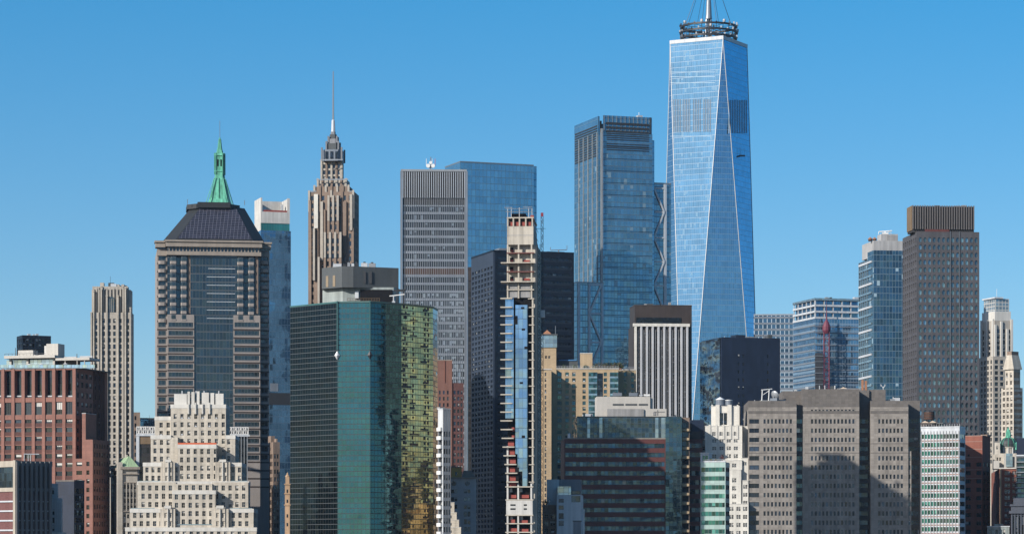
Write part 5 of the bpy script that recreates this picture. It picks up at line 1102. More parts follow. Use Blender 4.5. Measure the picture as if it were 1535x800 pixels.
plain('reflection_brown', (.085, .045, .03), .6)
def b_teal():
    """octagonal glass tower"""
    Y = 1128; o = at(530, 800, Y); t = thing('teal_octagonal_tower', 'octagonal dark teal glass tower with diamond ornaments and a grey roof plant block', 'office tower', (o.x, Y, 0))
    P = lambda px, y: ((px-CX)/F*y-o.x, y-Y)
    z = lambda py, y=Y: HC+(YH-py)/F*y; zt = z(452.5)
    pts = [P(435, 1150), P(506, 1129), P(555, 1127), P(578, 1131), P(602, 1137), P(649, 1152), P(656, 1165), P(650, 1196), P(575, 1212), P(505, 1209), P(443, 1190)]
    mats = ['teal_dark_reflection', 'teal_glass', 'teal_glass', 'teal_broken_reflection', 'olive_reflection', 'teal_dark_reflection'] + ['teal_dark_reflection']*5
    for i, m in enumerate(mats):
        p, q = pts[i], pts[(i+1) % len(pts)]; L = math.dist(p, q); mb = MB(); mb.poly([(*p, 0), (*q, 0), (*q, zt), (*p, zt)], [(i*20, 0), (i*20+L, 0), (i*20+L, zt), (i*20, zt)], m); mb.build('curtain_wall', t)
    mb = MB(); mb.poly([(*p, zt-.3) for p in pts], pts, 'roofing'); mb.build('roof', t)
    for i in range(6):
        p, q = Vector((*pts[i], zt)), Vector((*pts[i+1], zt)); mb = MB(); mb.beam(p, q, .5, .6, 'teal_solid' if i < 4 else 'olive_trim'); mb.build('coping', t)
    # fins and ornaments on the two corners
    for px, y, mt in ((505.5, 1128.4, 'light_metal'), (554.5, 1126.4, 'dark_steel')):
        x, yy = P(px, y); mb = MB(); mb.box(x-.22, x+.22, yy-.35, yy+.1, z(524), zt+.4, 'teal_solid'); mb.build('corner_fin', t)
        zc = z(532.5); c = [(x, yy-.55, zc)]; r, h = 1.05, 1.75; mb = MB(); ring = [(x-r, yy, zc), (x, yy, zc-h), (x+r, yy, zc), (x, yy, zc+h)]
        for i in range(4): mb.poly([ring[i], ring[(i+1) % 4], (x, yy-.6, zc)], [(0, 0)]*3, mt)
        mb.build('diamond_ornament', t)
    # broken brown and dark bars imitating jagged reflections on the olive side
    p4, p5 = Vector(pts[4]), Vector(pts[5]); d = (p5-p4); L = d.length; d.normalize(); n = Vector((d.y, -d.x))
    ang = math.atan2(d.y, d.x)
    for a, w_, mt in ((.07, 1.1, 'dark_steel'), (.14, .7, 'reflection_brown'), (.36, .45, 'reflection_brown'), (.74, .6, 'dark_steel'), (.84, .7, 'reflection_brown')):
        mb = MB()
        for i in range(46):
            if random.random() < .2: continue
            c = p4+d*(a*L+random.gauss(0, .22))+n*.12; ww = w_*random.uniform(.5, 1.15); mb.box(-ww/2, ww/2, -.12, .1, zt-1.6-i*2.02, zt-.2-i*2.02-random.uniform(0, .6), mt if random.random() < .7 else 'dark_steel', Matrix.Translation((c.x, c.y, 0)) @ Matrix.Rotation(ang, 4, 'Z'))
        mb.build('reflection_bar', t)
    for i in range(44):
        zz = zt-2-i*2.02; a0 = random.choice((.0, .03, .28, .62, .7)); c = p4+d*(a0*L)+n*.15; mb = MB(); mb.box(-.2, L*random.uniform(.08, .28), -.1, .1, zz, zz+random.uniform(.3, .9), random.choice(('reflection_brown', 'dark_steel', 'dark_steel')), Matrix.Translation((c.x, c.y, 0)) @ Matrix.Rotation(ang, 4, 'Z')); mb.build('reflection_streak', t)
    # plant block
    def pr(l, c1, c2, r, yt, yb, y0, m): # faceted block by photo columns
        pl = [P(l, y0+7), P(c1, y0), P(c2, y0), P(r, y0+7), P(r-2, y0+26), P(l+3, y0+26)]; mb = MB(); mb.ring(pl, z(yb, y0) if yb else zt-.4, z(yt, y0), m); return mb
    pr(483.5, 514, 590, 599, 430.5, None, 1142, 'penthouse_pale').build('plant_base', t); pr(482.5, 512.5, 529.5, 597.5, 399, 430.6, 1139, 'penthouse_grey').build('plant_block', t)
    def pb(nm, m, l, r, yt, yb, y, dp): mb = MB(); x0, _ = P(l, y); x1, yy = P(r, y); mb.box(x0, x1, yy, yy+dp, z(yb, y), z(yt, y), m); return mb.build(nm, t)
    for l, r in ((541, 548.5), (551, 557.5)): pb('louver', 'louver', l, r, 407, 424.5, 1140.6 if l < 550 else 1141.4, 2)
    a = Vector(P(483, 1146)); c = Vector(P(512.5, 1139)); dd = (c-a).normalized(); an = math.atan2(dd.y, dd.x)
    for f in (.2, .55): q = a+(c-a)*f; mb = MB(); mb.box(0, 1.3, -.15, .2, z(424.5), z(407.5), 'louver_tan', Matrix.Translation((q.x, q.y, 0)) @ Matrix.Rotation(an, 4, 'Z')); mb.build('louver', t)
    pb('plant_door', 'white_panel', 532, 537.5, 436, 447, 1141.2, .8); pb('plant_recess', 'dark_void', 540, 588, 434, 452, 1141.4, .4)
    mb = MB()
    for zz in (z(444), z(447.5)): mb.tube((*P(521, 1137), zz), (*P(569, 1137), zz), .08, 'bronze_panel', 4)
    for i in range(13): px = 521+i*4; mb.tube((*P(px, 1137), zt-.3), (*P(px, 1137), z(443.6)), .07, 'bronze_panel', 4)
    mb.build('roof_rail', t)
    for l, r, yt, m in ((499.5, 512, 388.5, 'light_metal'), (514, 519, 390, 'dark_steel'), (521, 525, 386.5, 'alu_grey'), (527, 531, 388, 'light_metal'), (532.5, 537, 387, 'dark_steel'), (541.5, 551, 387, 'light_metal'), (552.5, 563, 387.5, 'alu_grey')):
        x, yy = P((l+r)/2, 1147); tt = thing('rooftop_cooling_unit', {499.5: 'long pale cooling unit at the left end of the grey plant block roof', 514: 'dark cooling unit second from left on the grey plant block', 521: 'tall thin grey cooling unit on the grey plant block', 527: 'white cooling unit in the middle of the plant block row', 532.5: 'dark cooling unit right of the middle one on the plant block', 541.5: 'big boxy pale cooling unit near the right end of the row', 552.5: 'big grey cooling unit at the right end of the row'}[l], 'cooling unit', (o.x+x, Y+yy, z(399, 1139)), 0, 'cooling units on the grey plant block')
        wd = (r-l)/F*1147; h = (396.5-yt)/F*1147; mb = MB(); mb.box(-wd/2, wd/2, -1.2, 1.2, .35, h*.8, m); mb.build('casing', tt)
        for s_ in (-1, 1): mb = MB(); mb.box(s_*wd*.4-.08, s_*wd*.4+.08, -1, 1, 0, .35, 'dark_steel'); mb.build('foot', tt)
        mb = MB(); mb.lathe([(min(.5, wd*.4), h*.8), (min(.5, wd*.4), h), (.0, h)], 'dark_steel', n=10); mb.build('fan_cowl', tt)
    x, yy = P(590, 1135); cr = thing('roof_davit', 'white davit crane at the right edge of the teal tower roof', 'davit', (o.x+x, Y+yy, zt-.3))
    mb = MB(); mb.box(-.6, .6, -.6, .6, 0, 1.2, 'light_metal'); mb.tube((0, 0, 1.2), (0, 0, 3.6), .25, 'light_metal', 6); mb.build('post', cr); mb = MB(); mb.beam((-1.6, 0, 3.2), (4.2, 0, 3.9), .35, .35, 'white_paint'); mb.build('jib', cr)
    x, yy = P(600.5, 1140); fr = thing('roof_gantry', 'tall dark gantry frame on the teal tower roof beside the grey plant block', 'gantry', (o.x+x, Y+yy, zt-.3))
    for dx in (-1.4, 1.2): mb = MB(); mb.box(dx-.25, dx+.25, -.25, .25, 0, 5.4, 'dark_steel'); mb.build('post', fr)
    mb = MB(); mb.box(-2.4, 1.8, -.3, .3, 5.4, 6.2, 'dark_steel'); mb.build('beam', fr)
plain('olive_trim', (.12, .13, .06), .5)
b_teal()

def b_site():
    Y = 1110; b = Bd('unfinished_concrete_tower', 'slender concrete tower under construction with open floors above blue glazing', 'construction site', 760, 799.5, Y, -3, R=807, lim=812)
    W = b.W; D = 33; b.D = D; X, Z = b.X, lambda y: b.Z(y, W)
    def col(px0, px1, y0, y1, m='slab_concrete', yy=0, d=.7): return b.pone('column', m, px0, px1, y0, y1, yy, d)
    # core walls set back, shear wall on the right side over the full height
    b.vol(.5, W-.4, 4.4, D, 0, Z(446), 'concrete', name='core_wall'); b.vol(.5, W-.55, 2.2, D-.1, Z(446), Z(366), 'concrete', name='core_wall')
    b.vol(W-.5, X(805, 0), 2.2, D, 0, Z(366.5), 'concrete', name='side_wall', R=dict(ev=(9, .8, 1), py=(380, 13.6, 4), s='wink', d=.3))
    # solid top block and the open storey above it
    b.vol(0, W, 0, D*.8, Z(366.5), Z(339), 'concrete', name='top_wall'); b.mb('joint').box(-.04, W+.04, -.04, .05, Z(353), Z(352), 'concrete_grey')
    b.vol(0, W, .9, D*.8, Z(339)+.01, Z(338.5), 'slab_concrete', name='floor_slab')
    for px in (759.9, 768.4, 777.6, 787, 796.8): col(px, px+2.2, 327, 339)
    b.mb('roof_slab').box(-.1, W+.1, -.1, D*.8, Z(327), Z(325.3), 'slab_concrete'); b.mb('dark_interior').box(.6, W-.6, 3, D*.7, Z(338.4), Z(327.2), 'brown_granite')
    for px in (762.4, 771, 780.2, 789.4): b.pone('safety_net', 'red_net', px, px+6.6, 332.8, 338.6, .75, .08)
    # formwork table on top
    b.mb('formwork').box(X(766), W-3, 2, D*.6, Z(325.2), Z(319), 'dark_void')
    for px in (760.5, 766, 778, 792, 797): b.pone('scaffold_pole', 'light_metal', px, px+.8, 311+abs(px-778)*.06, 325.3, .3, .25)
    for y in (312.5, 317): b.pone('scaffold_beam', 'steel', 758, 797, y, y+.7, .25, .3)
    b.pone('scaffold_beam', 'steel', 756, 768, 310.5, 311.4, .6, .3); b.pone('scaffold_beam', 'steel', 784, 798, 310, 310.8, .6, .3)
    for i in range(9): b.one('scaffold_pole', 'steel', W+.3, W+.42, 3+i*3.2, 3.12+i*3.2, Z(470), Z(330+i*4))
    for i in range(10): b.one('scaffold_beam', 'steel', W+.3, W+.45, 2.5, 29, Z(462-i*14)-.1, Z(462-i*14)+.05)
    for i in range(5): px = 762+i*7.5; b.pone('rebar', 'dark_steel', px, px+.4, 316-(i % 3)*2, 325.3, 5, .12)
    b.pbox('tarpaulin', 'red_net', 795, 800, 322.5, 327.5, 0, 2)
    # open floors
    for y in (379, 393.5, 407, 422, 434):
        ext = y in (393.5, 422); brown = y in (379, 407); b.pone('floor_slab', 'rust_red' if brown else 'slab_concrete', 750.5 if ext else 759.6, 800.5, y-.6, y+.9, -1.6 if ext else -.25, 6)
    for px in (759.8, 776.2, 795.6):
        col(px, px+2.2, 366.6, 447)
    for y in (371, 386, 400, 414.5): b.pone('doorway', 'dark_void', 764.5, 769.5, y, y+6, 1.95, .3); b.pone('red_barrier', 'red_net', 765 if y % 3 else 764.6, 769.4, y+3.4, y+6.6, 1.8, .12)
    for y in (389.5, 417): b.pone('red_barrier', 'red_net', 784, 794, y, y+3, 1.7, .12)
    for l, y0, y1 in ((762.2, 423.5, 433), (778.6, 423.5, 433), (762.2, 435, 445.8), (778.6, 435, 445.8)): b.pone('infill_panel', 'concrete_grey', l, l+(13.6 if l < 770 else 16.6), y0, y1, .5, .3)
    # glazed floors
    zt1, zt2 = Z(446.5), Z(457)
    g0, g1 = X(757.6, -.9), X(790.5, -.9); gm = X(770, -.9); gmm = X(772.6, -.9)
    b.vol(g0, gm, -.9, 3, Z(700), zt1, 'site_glass', name='curtain_wall') if False else None
    mb = b.mb('curtain_wall'); mb.box(g0, gm, -.9, -.6, Z(627), zt1, 'site_glass'); mb.box(gmm, g1, -.9, -.6, Z(680), zt2, 'site_glass'); mb.box(X(776), g1, -.9, -.6, Z(706), Z(680), 'site_glass'); mb.box(X(783, -.9), g1, -.9, -.6, Z(728), Z(706), 'site_glass')
    b.mb('dark_interior').box(.3, W-.8, 1.4, 4.3, Z(812), zt1, 'dark_void')
    i = 0; y = 447.5
    while y < 728:
        shift = 0 if y < 640 else min(9, (y-640)*.11)
        b.one('balcony_slab', 'slab_concrete', X(750+shift, -2.2), X(768+shift, -2.2), -2.2, 1.4, Z(y+.9), Z(y-.8)); b.one('floor_slab', 'slab_concrete', X(791.5), X(801), -.35, 3.5, Z(y+.8), Z(y-.5)); y += 13.06; i += 1
    b.one('column', 'slab_concrete', X(797.2), X(799.6), -.1, 1.2, 0, zt1); b.one('column', 'slab_concrete', X(802.5, 2), X(804.8, 2), 2.0, 3.2, 0, zt1) if False else None
    for l, y0, y1 in ((771, 473, 486), (781, 460, 463), (782, 492, 495), (786, 519, 523), (779, 572, 575), (782, 652, 656), (773, 700, 720)): b.pone('open_pane', 'dark_void', l, l+5, y0, y1, -.98, .06)
    for k, (l, y) in enumerate(((761.5, 660), (761.5, 673), (762, 686), (763, 699), (763, 712), (763, 722))): b.pone('red_barrier', 'red_net', l, l+9+(k % 3), y+1, y+8, -.3, .2)
    for yy in (640, 652): b.pone('red_barrier', 'red_net', 767, 771, yy, yy+6, -.4, .2)
    # lower open floors and white transfer storey
    for y in (729, 748.5, 771.5, 784, 797, 810): b.pone('floor_slab', 'slab_concrete', 757.5, 799.5, y-.8, y+.8, -1.0, 6)
    b.vol(X(758.8, -.9), X(798.3, -.9), -.9, 4, Z(771), Z(749.5), 'concrete_white', name='transfer_wall', F=dict(px=[(765, 773), (785, 790)], py=[(755, 757.5), (761, 763.5)], s='wink', d=.3))
    for px in (759.5, 775.4, 795): col(px, px+2.6, 668 if px < 770 else 724, 812, 'concrete_white', -.8, .9)
    for k, (l, r, y) in enumerate(((763, 774, 741), (780, 793, 741), (764, 772, 778), (779, 791, 779), (764, 775, 791), (780, 792, 792))): b.pone('red_barrier', 'red_net', l, r, y, y+5, .2, .15)
    for l, r, y in ((764, 774, 731), (779, 794, 731), (765, 773, 773.5), (780, 790, 773)): b.pone('work_light_panel', 'concrete_white', l, l+4, y, y+6, 1.0, .2)
    b.done()
    # hoist masts
    for px, yt, dy, lb, red in ((812.6, 319, 9, 'tall lattice hoist mast with a red top beside the unfinished concrete tower', 1), (807.8, 366, 4, 'shorter dark lattice hoist mast against the right side of the unfinished tower', 0)):
        YY = Y+dy; p = at(px, yt, YY); t = thing('hoist_mast', lb, 'hoist mast', (p.x, YY, 0)); h = p.z; a = .42
        mb = MB()
        for sx in (-a, a):
            for sy in (-a, a): mb.tube((sx, sy, 0), (sx, sy, h), .09, 'dark_steel', 4)
        k = 0; zz = 30.0
        while zz < h-1.6:
            for sy in (-a, a): mb.tube((-a, sy, zz), (a, sy, zz+1.5) if k % 2 else (a, sy, zz), .06, 'dark_steel', 3); mb.tube((a, sy, zz), (-a, sy, zz+1.5), .06, 'dark_steel', 3)
            zz += 1.5; k += 1
        mb.build('lattice', t)
        if red: mb = MB(); mb.box(-.5, .5, -.5, .5, h-1.4, h, 'crane_red'); mb.build('mast_head', t)
        for i in range(9): zz = h-6-i*13.5; mb = MB(); mb.tube((-.3, 0, zz), (-3.4 if red else -1.6, 0, zz), .09, 'dark_steel', 4); mb.tube((.3, 0, zz), (1.4 if red else .6, 0, zz), .07, 'dark_steel', 4); mb.build('wall_tie', t)
        if red:
            mb = MB(); mb.box(-1.1, 1.1, -1.9, -.6, h-40, h-37.2, 'steel'); mb.build('hoist_cage', t)
b_site()
stone('shaded_brick', (.12, .055, .05), joint=(.7, .35, .12), block=.06)  # darker copy of the block's brick, shade put into the colour
def b_midlow():
    b = Bd('white_balcony_tower', 'very narrow white tower with stacked balconies right of the dark teal octagonal tower', 'apartment building', 664, 675.5, 1130, 34, L=656.5, lim=812)
    W, D = b.W, b.D; z = b.Z(613, 0)
    b.vol(0, W, 0, D, 0, z, 'white_panel', F=dict(ev=(3, .75, .25), py=[(646+i*13, 654+i*13) for i in range(13)], s='winb', d=.2), L=dict(px=[(657, 662.4)], py=[(646+i*13, 655+i*13) for i in range(13)], s='wink', d=1.2))
    for i in range(14): zz = b.Z(644+i*13, 0); b.one('balcony', 'white_paint', -.9, -.02, .4, D-.3, zz-.4, zz+1.0)
    for x in (0, W*.33, W*.66, W-.25): b.one('mullion', 'alu_grey', x, x+.2, -.15, -.02, 0, z)
    b.mb('parapet').box(-.2, W+.1, -.2, D, z, z+.4, 'white_panel'); b.pbox('roof_box', 'concrete_grey', 659, 667, 609.5, 613, 3, 2); b.done()
    b = Bd('grey_classical_building', 'shaded grey stone building with round top windows and a yellow roof hut', 'building', 674.5, 714, 1225, 0, dep=18, lim=812)
    W = b.W; z = b.Z(717, 0)
    b.vol(0, W, 0, 18, 0, z, 'grey_stone_shade', F=dict(px=[(676.3, 680.6), (681.4, 685.4), (695.5, 699.8), (700.8, 705)], py=[(733, 738.5), (744.5, 750.5), (755.5, 762), (766, 773.5), (777.5, 785), (789, 796), (800, 807)], s='winb', d=.4))
    for px in (680.5, 700.5):
        x, zc = b.X(px), b.Z(724, 0); mb = MB(); mb.tube((x, -.12, zc), (x, .1, zc), .8, 'g_dark', 14); mb.build('round_window', b.root); mb = MB(); mb.lathe([(.8, -.1), (1.05, -.1), (1.05, .1), (.8, .1)], 'cornice_granite', n=14); o = mb.build('window_surround', b.root, (x, -.05, zc)); o.rotation_euler = (R_(90), 0, 0)
    b.mb('cornice').box(-.3, W+.3, -.6, 2, z, z+.7, 'cornice_granite')
    v = b.pv(676, 692, 700, 6, 5, 'ochre_stucco', z0=z, F=dict(px=[(682.5, 685.5)], py=[(706.5, 712)], s='win')); b.cap(v, .25, .1, 'roofing')
    x0, x1 = b.X(691, 4), b.X(713, 4); b.mb('mansard_roof').frus([(x0, 4), (x1, 4), (x1, 16), (x0, 16)], z, [(x0+1, 6.5), (x1-1.6, 6.5), (x1-1.6, 14), (x0+1, 14)], b.Z(704, 0), 'brown_brick'); b.pbox('chimney', 'brown_brick', 676.5, 679.5, 697, 701, 8, 1.5); b.done()
    b = Bd('cream_stepped_annex', 'tiny sunlit cream setback building at the bottom right of the dark teal octagonal tower', 'building', 674, 691, 1142, 0, dep=14)
    for l, r, t, y in ((674, 681, 753, 6), (674, 684.5, 768, 4), (674, 688, 779, 2), (674, 691, 790, 0)):
        v = b.pv(l, r, t, y, 14-y, 'limestone', F=dict(px=[(l+1.5, l+3)], py=[(t+4, t+8)], s='winb', d=.2)); b.mb('coping', t).box(v[0], v[1]+.1, y-.1, y+.3, v[5], v[5]+.2, 'cream_trim')
    b.done()
    b = Bd('red_brown_building', 'red brown brick block between the dark teal octagonal tower and the pale slab tower', 'building', 655, 695, 1390, 0, dep=25, lim=720)
    W = b.W; rows = [(585+i*9.3, 590.5+i*9.3) for i in range(14)]
    b.vol(0, b.X(677.8), 0, 12, 0, b.Z(540, 0), 'brick_light', F=dict(px=[(658, 660.5), (664, 666.5), (670, 672.5)], py=rows, s='winb')); v = b.vol(b.X(677.8), W, .5, 25, 0, b.Z(573.5, 0), 'shaded_brick', F=dict(px=[(680, 683), (685.5, 688.5), (690.5, 693)], py=rows, s='winb')); b.mb('coping').box(0, b.X(677.8)+.1, -.1, 12, b.Z(540, 0), b.Z(539, 0), 'cornice_granite'); b.mb('pilaster').box(b.X(666.5), b.X(667.2), -.3, -.02, b.Z(573, 0), b.Z(540, 0), 'red_brick'); b.done()
    # low white building and its small brown neighbour, in the shade of the construction tower
    b = Bd('white_cubic_building', 'low whitish building of stacked cubes in shade below the tan brick hotel', 'building', 834.5, 871.5, 1140, -3, dep=14)
    b.pv(834.5, 856, 741, 0, 14, 'white_panel', F=dict(px=[(837.5, 845)], py=[(747, 752.5), (757, 763), (768.5, 777), (780, 787.5)], s='win3', d=.3)); b.pv(856, 871.5, 741.2, 0, 14, 'white_panel', F=dict(px=[(856.6, 870)], py=[(742.5, 752)], s='band_dark', d=.2, nm='roof_terrace_glass'))
    b.pv(871.5, 874, 762, 1.2, 12, 'white_panel'); b.pbox('shutter_door', 'grey_blue_panel', 859.5, 871, 781, 812, -.15, .13); b.pbox('shutter_frame', 'penthouse_grey', 858.5, 872, 779.5, 781, -.25, .23)
    x0 = b.X(819.5, 8); b.pv(819.5, 838, 718, 8, 8, 'white_panel', F=dict(px=[(821.5, 824.6)], py=[(748, 752.5)], s='winb')); b.pv(836, 856, 728.5, 4, 8, 'pale_glass', name='glass_room'); b.pv(838.5, 870.5, 718, 9, 6, 'grey_blue_panel', F=dict(px=[(857, 870)], py=[(735, 740)], s='band_dark')); b.done()
    b = Bd('brown_loft_building', 'small brown loft building with wide windows left of the low white stacked cubes', 'building', 813, 834.3, 1146, -3, dep=14)
    v = b.pv(813, 834.3, 757, 0, 14, 'brown_brick', F=dict(px=[(815.5, 822), (824.5, 832.6)], py=(770, 10.5, 6.5), s='winl', d=.3)); b.cap(v, .3, .15, 'cornice_granite'); b.pbox('roof_hut', 'brown_granite', 822, 833, 751, 757, 4, 4); b.done()
    lab = ['leafy potted plant left on the small brown loft roof', 'leafy potted plant right on the small brown loft roof']
    for px, lb in zip((815.5, 819), lab):
        p = b.wpos(b.X(px, 1), 1, v[5]+.3); t = thing('potted_plant', lb, 'plant', p, 0, 'plants on the brown loft roof'); mb = MB(); mb.lathe([(.25, 0), (.35, .6), (0, .6)], 'copper_brown', n=8); mb.build('pot', t); mb = MB()
        for i in range(60): q = Vector((random.gauss(0, .4), random.gauss(0, .3), 1.1+random.gauss(0, .3))); d = Vector((random.random()-.5, random.random()-.5, random.random()-.5)).normalized()*.22; e = d.orthogonal().normalized()*.14; mb.poly([q-d, q+e, q+d, q-e], [(0, 0)]*4, 'leaf_green')
        mb.build('foliage', t)
b_midlow()

def b_banded():
    Y = 1230; b = Bd('maroon_banded_building', 'maroon banded office block with a glass top storey and a white plant room', 'office building', 846, 997.5, Y, 3, dep=30, lim=806)
    W = b.W; z = b.Z(657.5, 0); y = [(664.2+i*13.75, 671+i*13.75) for i in range(12)]
    b.vol(0, W, 0, 30, 0, z, 'maroon_panel', F=dict(full=.35, py=y, s='band_red', d=.25)); b.mb('coping').box(-.1, W, -.15, .5, z, z+.45, 'cornice_granite')
    for i in range(7): b.pone('roof_railing_post', 'light_metal', 852+i*2.2, 852.2+i*2.2, 655.5, 657.5, .6, .06)
    # glazed corner bay, brown balcony strip, recessed far wing
    x1 = b.X(1022, -.6); zc = b.Z(624.5, W); b.vol(W, x1, -.6, 26, 0, zc, 'corner_glass', name='corner_bay')
    x2 = b.X(1033.5, 2.0); b.vol(x1, x2, 2.0, 26, 0, b.Z(625, W), 'brown_brick', F=dict(full=.5, py=[(633+i*13.75, 640.5+i*13.75) for i in range(14)], s='band_dark', d=.9)); 
    for i in range(13): zz = b.Z(644.5+i*13.75, x1, 1); b.one('balcony', 'tan_brick', x1+.25, x2-.15, 1.2, 1.98, zz-.3, zz+.75)
    x3 = b.X(1053, 13); b.vol(x2, x3, 13, 30, 0, b.Z(657.5, x2, 13), 'maroon_panel', F=dict(full=.3, py=[(664+i*13.75, 671+i*13.75) for i in range(12)], s='band_dark', d=.25)); b.pv(1036, 1055, 629, 19, 9, 'navy_panel', z0=b.Z(658, x2, 13), name='plant_room'); b.pv(1034, 1050, 646, 15, 4-.05, 'brown_granite', z0=b.Z(658, x2, 13), name='plant_room')
    # glass top storey
    xg = b.X(865, 2.5); zg = b.Z(624.5, W); b.vol(xg, W, 2.5, 27, z, zg, 'cap_glass', name='glass_storey'); 
    for l, r in ((880, 884.5), (898, 903), (982, 987), (997-6, 997)): b.pone('pale_panel', 'pale_glass', l, r, 625.5, 656, 2.3, .18)
    b.pone('pale_panel', 'pale_glass', 898, 991, 651.5, 656, 2.25, .03) if False else None
    b.mb('glass_coping').box(xg-.1, x1+.1, 2.4, 3, zg, zg+.35, 'frame_dark')
    b.clutter(xg+2, b.X(890), 6, 12, zg, 4, .8); b.clutter(W+1, x1-2, 3, 12, zc, 4, .7)
    # white plant room
    w1 = b.pv(894.5, 974.5, 594, 8, 12, 'pent_cream', z0=zg, name='plant_room'); w2 = b.pv(910.5, 965, 612.5, 5.5, 2.4, 'concrete_grey', z0=zg, name='plant_room'); w3 = b.pv(965.2, 999, 612.2, 6.2, 12, 'pent_cream', z0=zg, name='plant_room')
    b.pv(974.7, 978.5, 594, 9.5, 10, 'pent_cream', z0=zg+.01, name='plant_room')
    for l, r in ((918.5, 935), (937.5, 955), (957.5, 971)): b.pone('louver', 'penthouse_grey', l, r, 604.7, 607.3, 7.9, .2)
    for l, r, t, bt in ((979, 983, 617.5, 622), (985, 986, 614, 622), (980, 996, 616.2, 617)): b.pone('duct', 'concrete_grey', l, r, t, bt, 6.0, .18)
    b.done()
    lab = ['left blue cooling unit on the white plant room', 'blue cooling unit in the middle of the white plant room roof', 'small white cooling unit right of the two blue ones', 'low white cooling unit at the right end of the plant room roof']
    for (l, r, t, m), lb in zip(((918.5, 932, 586.5, 'grey_blue_panel'), (943, 955.5, 586.5, 'grey_blue_panel'), (958, 963, 590, 'light_metal'), (965, 974, 589, 'white_paint')), lab):
        p = b.wpos(b.X((l+r)/2, 10), 10, w1[5]); t0 = thing('rooftop_cooling_unit', lb, 'cooling unit', p, b.r, 'cooling units on the white plant room'); wd = (r-l)/F*Y; h = (594-t)/F*Y
        mb = MB(); mb.box(-wd/2, wd/2, -1.1, 1.1, .3, h*.8, m); mb.build('casing', t0)
        for f in (-.25, .25) if wd > 2.5 else (0,): mb = MB(); mb.lathe([(wd*.17, h*.8), (wd*.17, h), (0, h)], 'dark_steel', (wd*f, 0), 10); mb.build('fan_cowl', t0)
        for f in (-.42, .42): mb = MB(); mb.box(wd*f-.08, wd*f+.08, -1, 1, 0, .3, 'dark_steel'); mb.build('foot', t0)
    p = b.wpos(b.X(853.5, 5), 5, z); t0 = thing('roof_tank', 'small pale cylindrical tank on the left roof edge of the maroon banded block', 'tank', p); mb = MB(); mb.lathe([(.75, .2), (.75, 2.3), (0, 2.7)], 'light_metal', n=12); mb.build('barrel', t0); mb = MB(); mb.lathe([(.85, 0), (.85, .2), (0, .2)], 'dark_steel', n=12); mb.build('base_ring', t0)
b_banded()

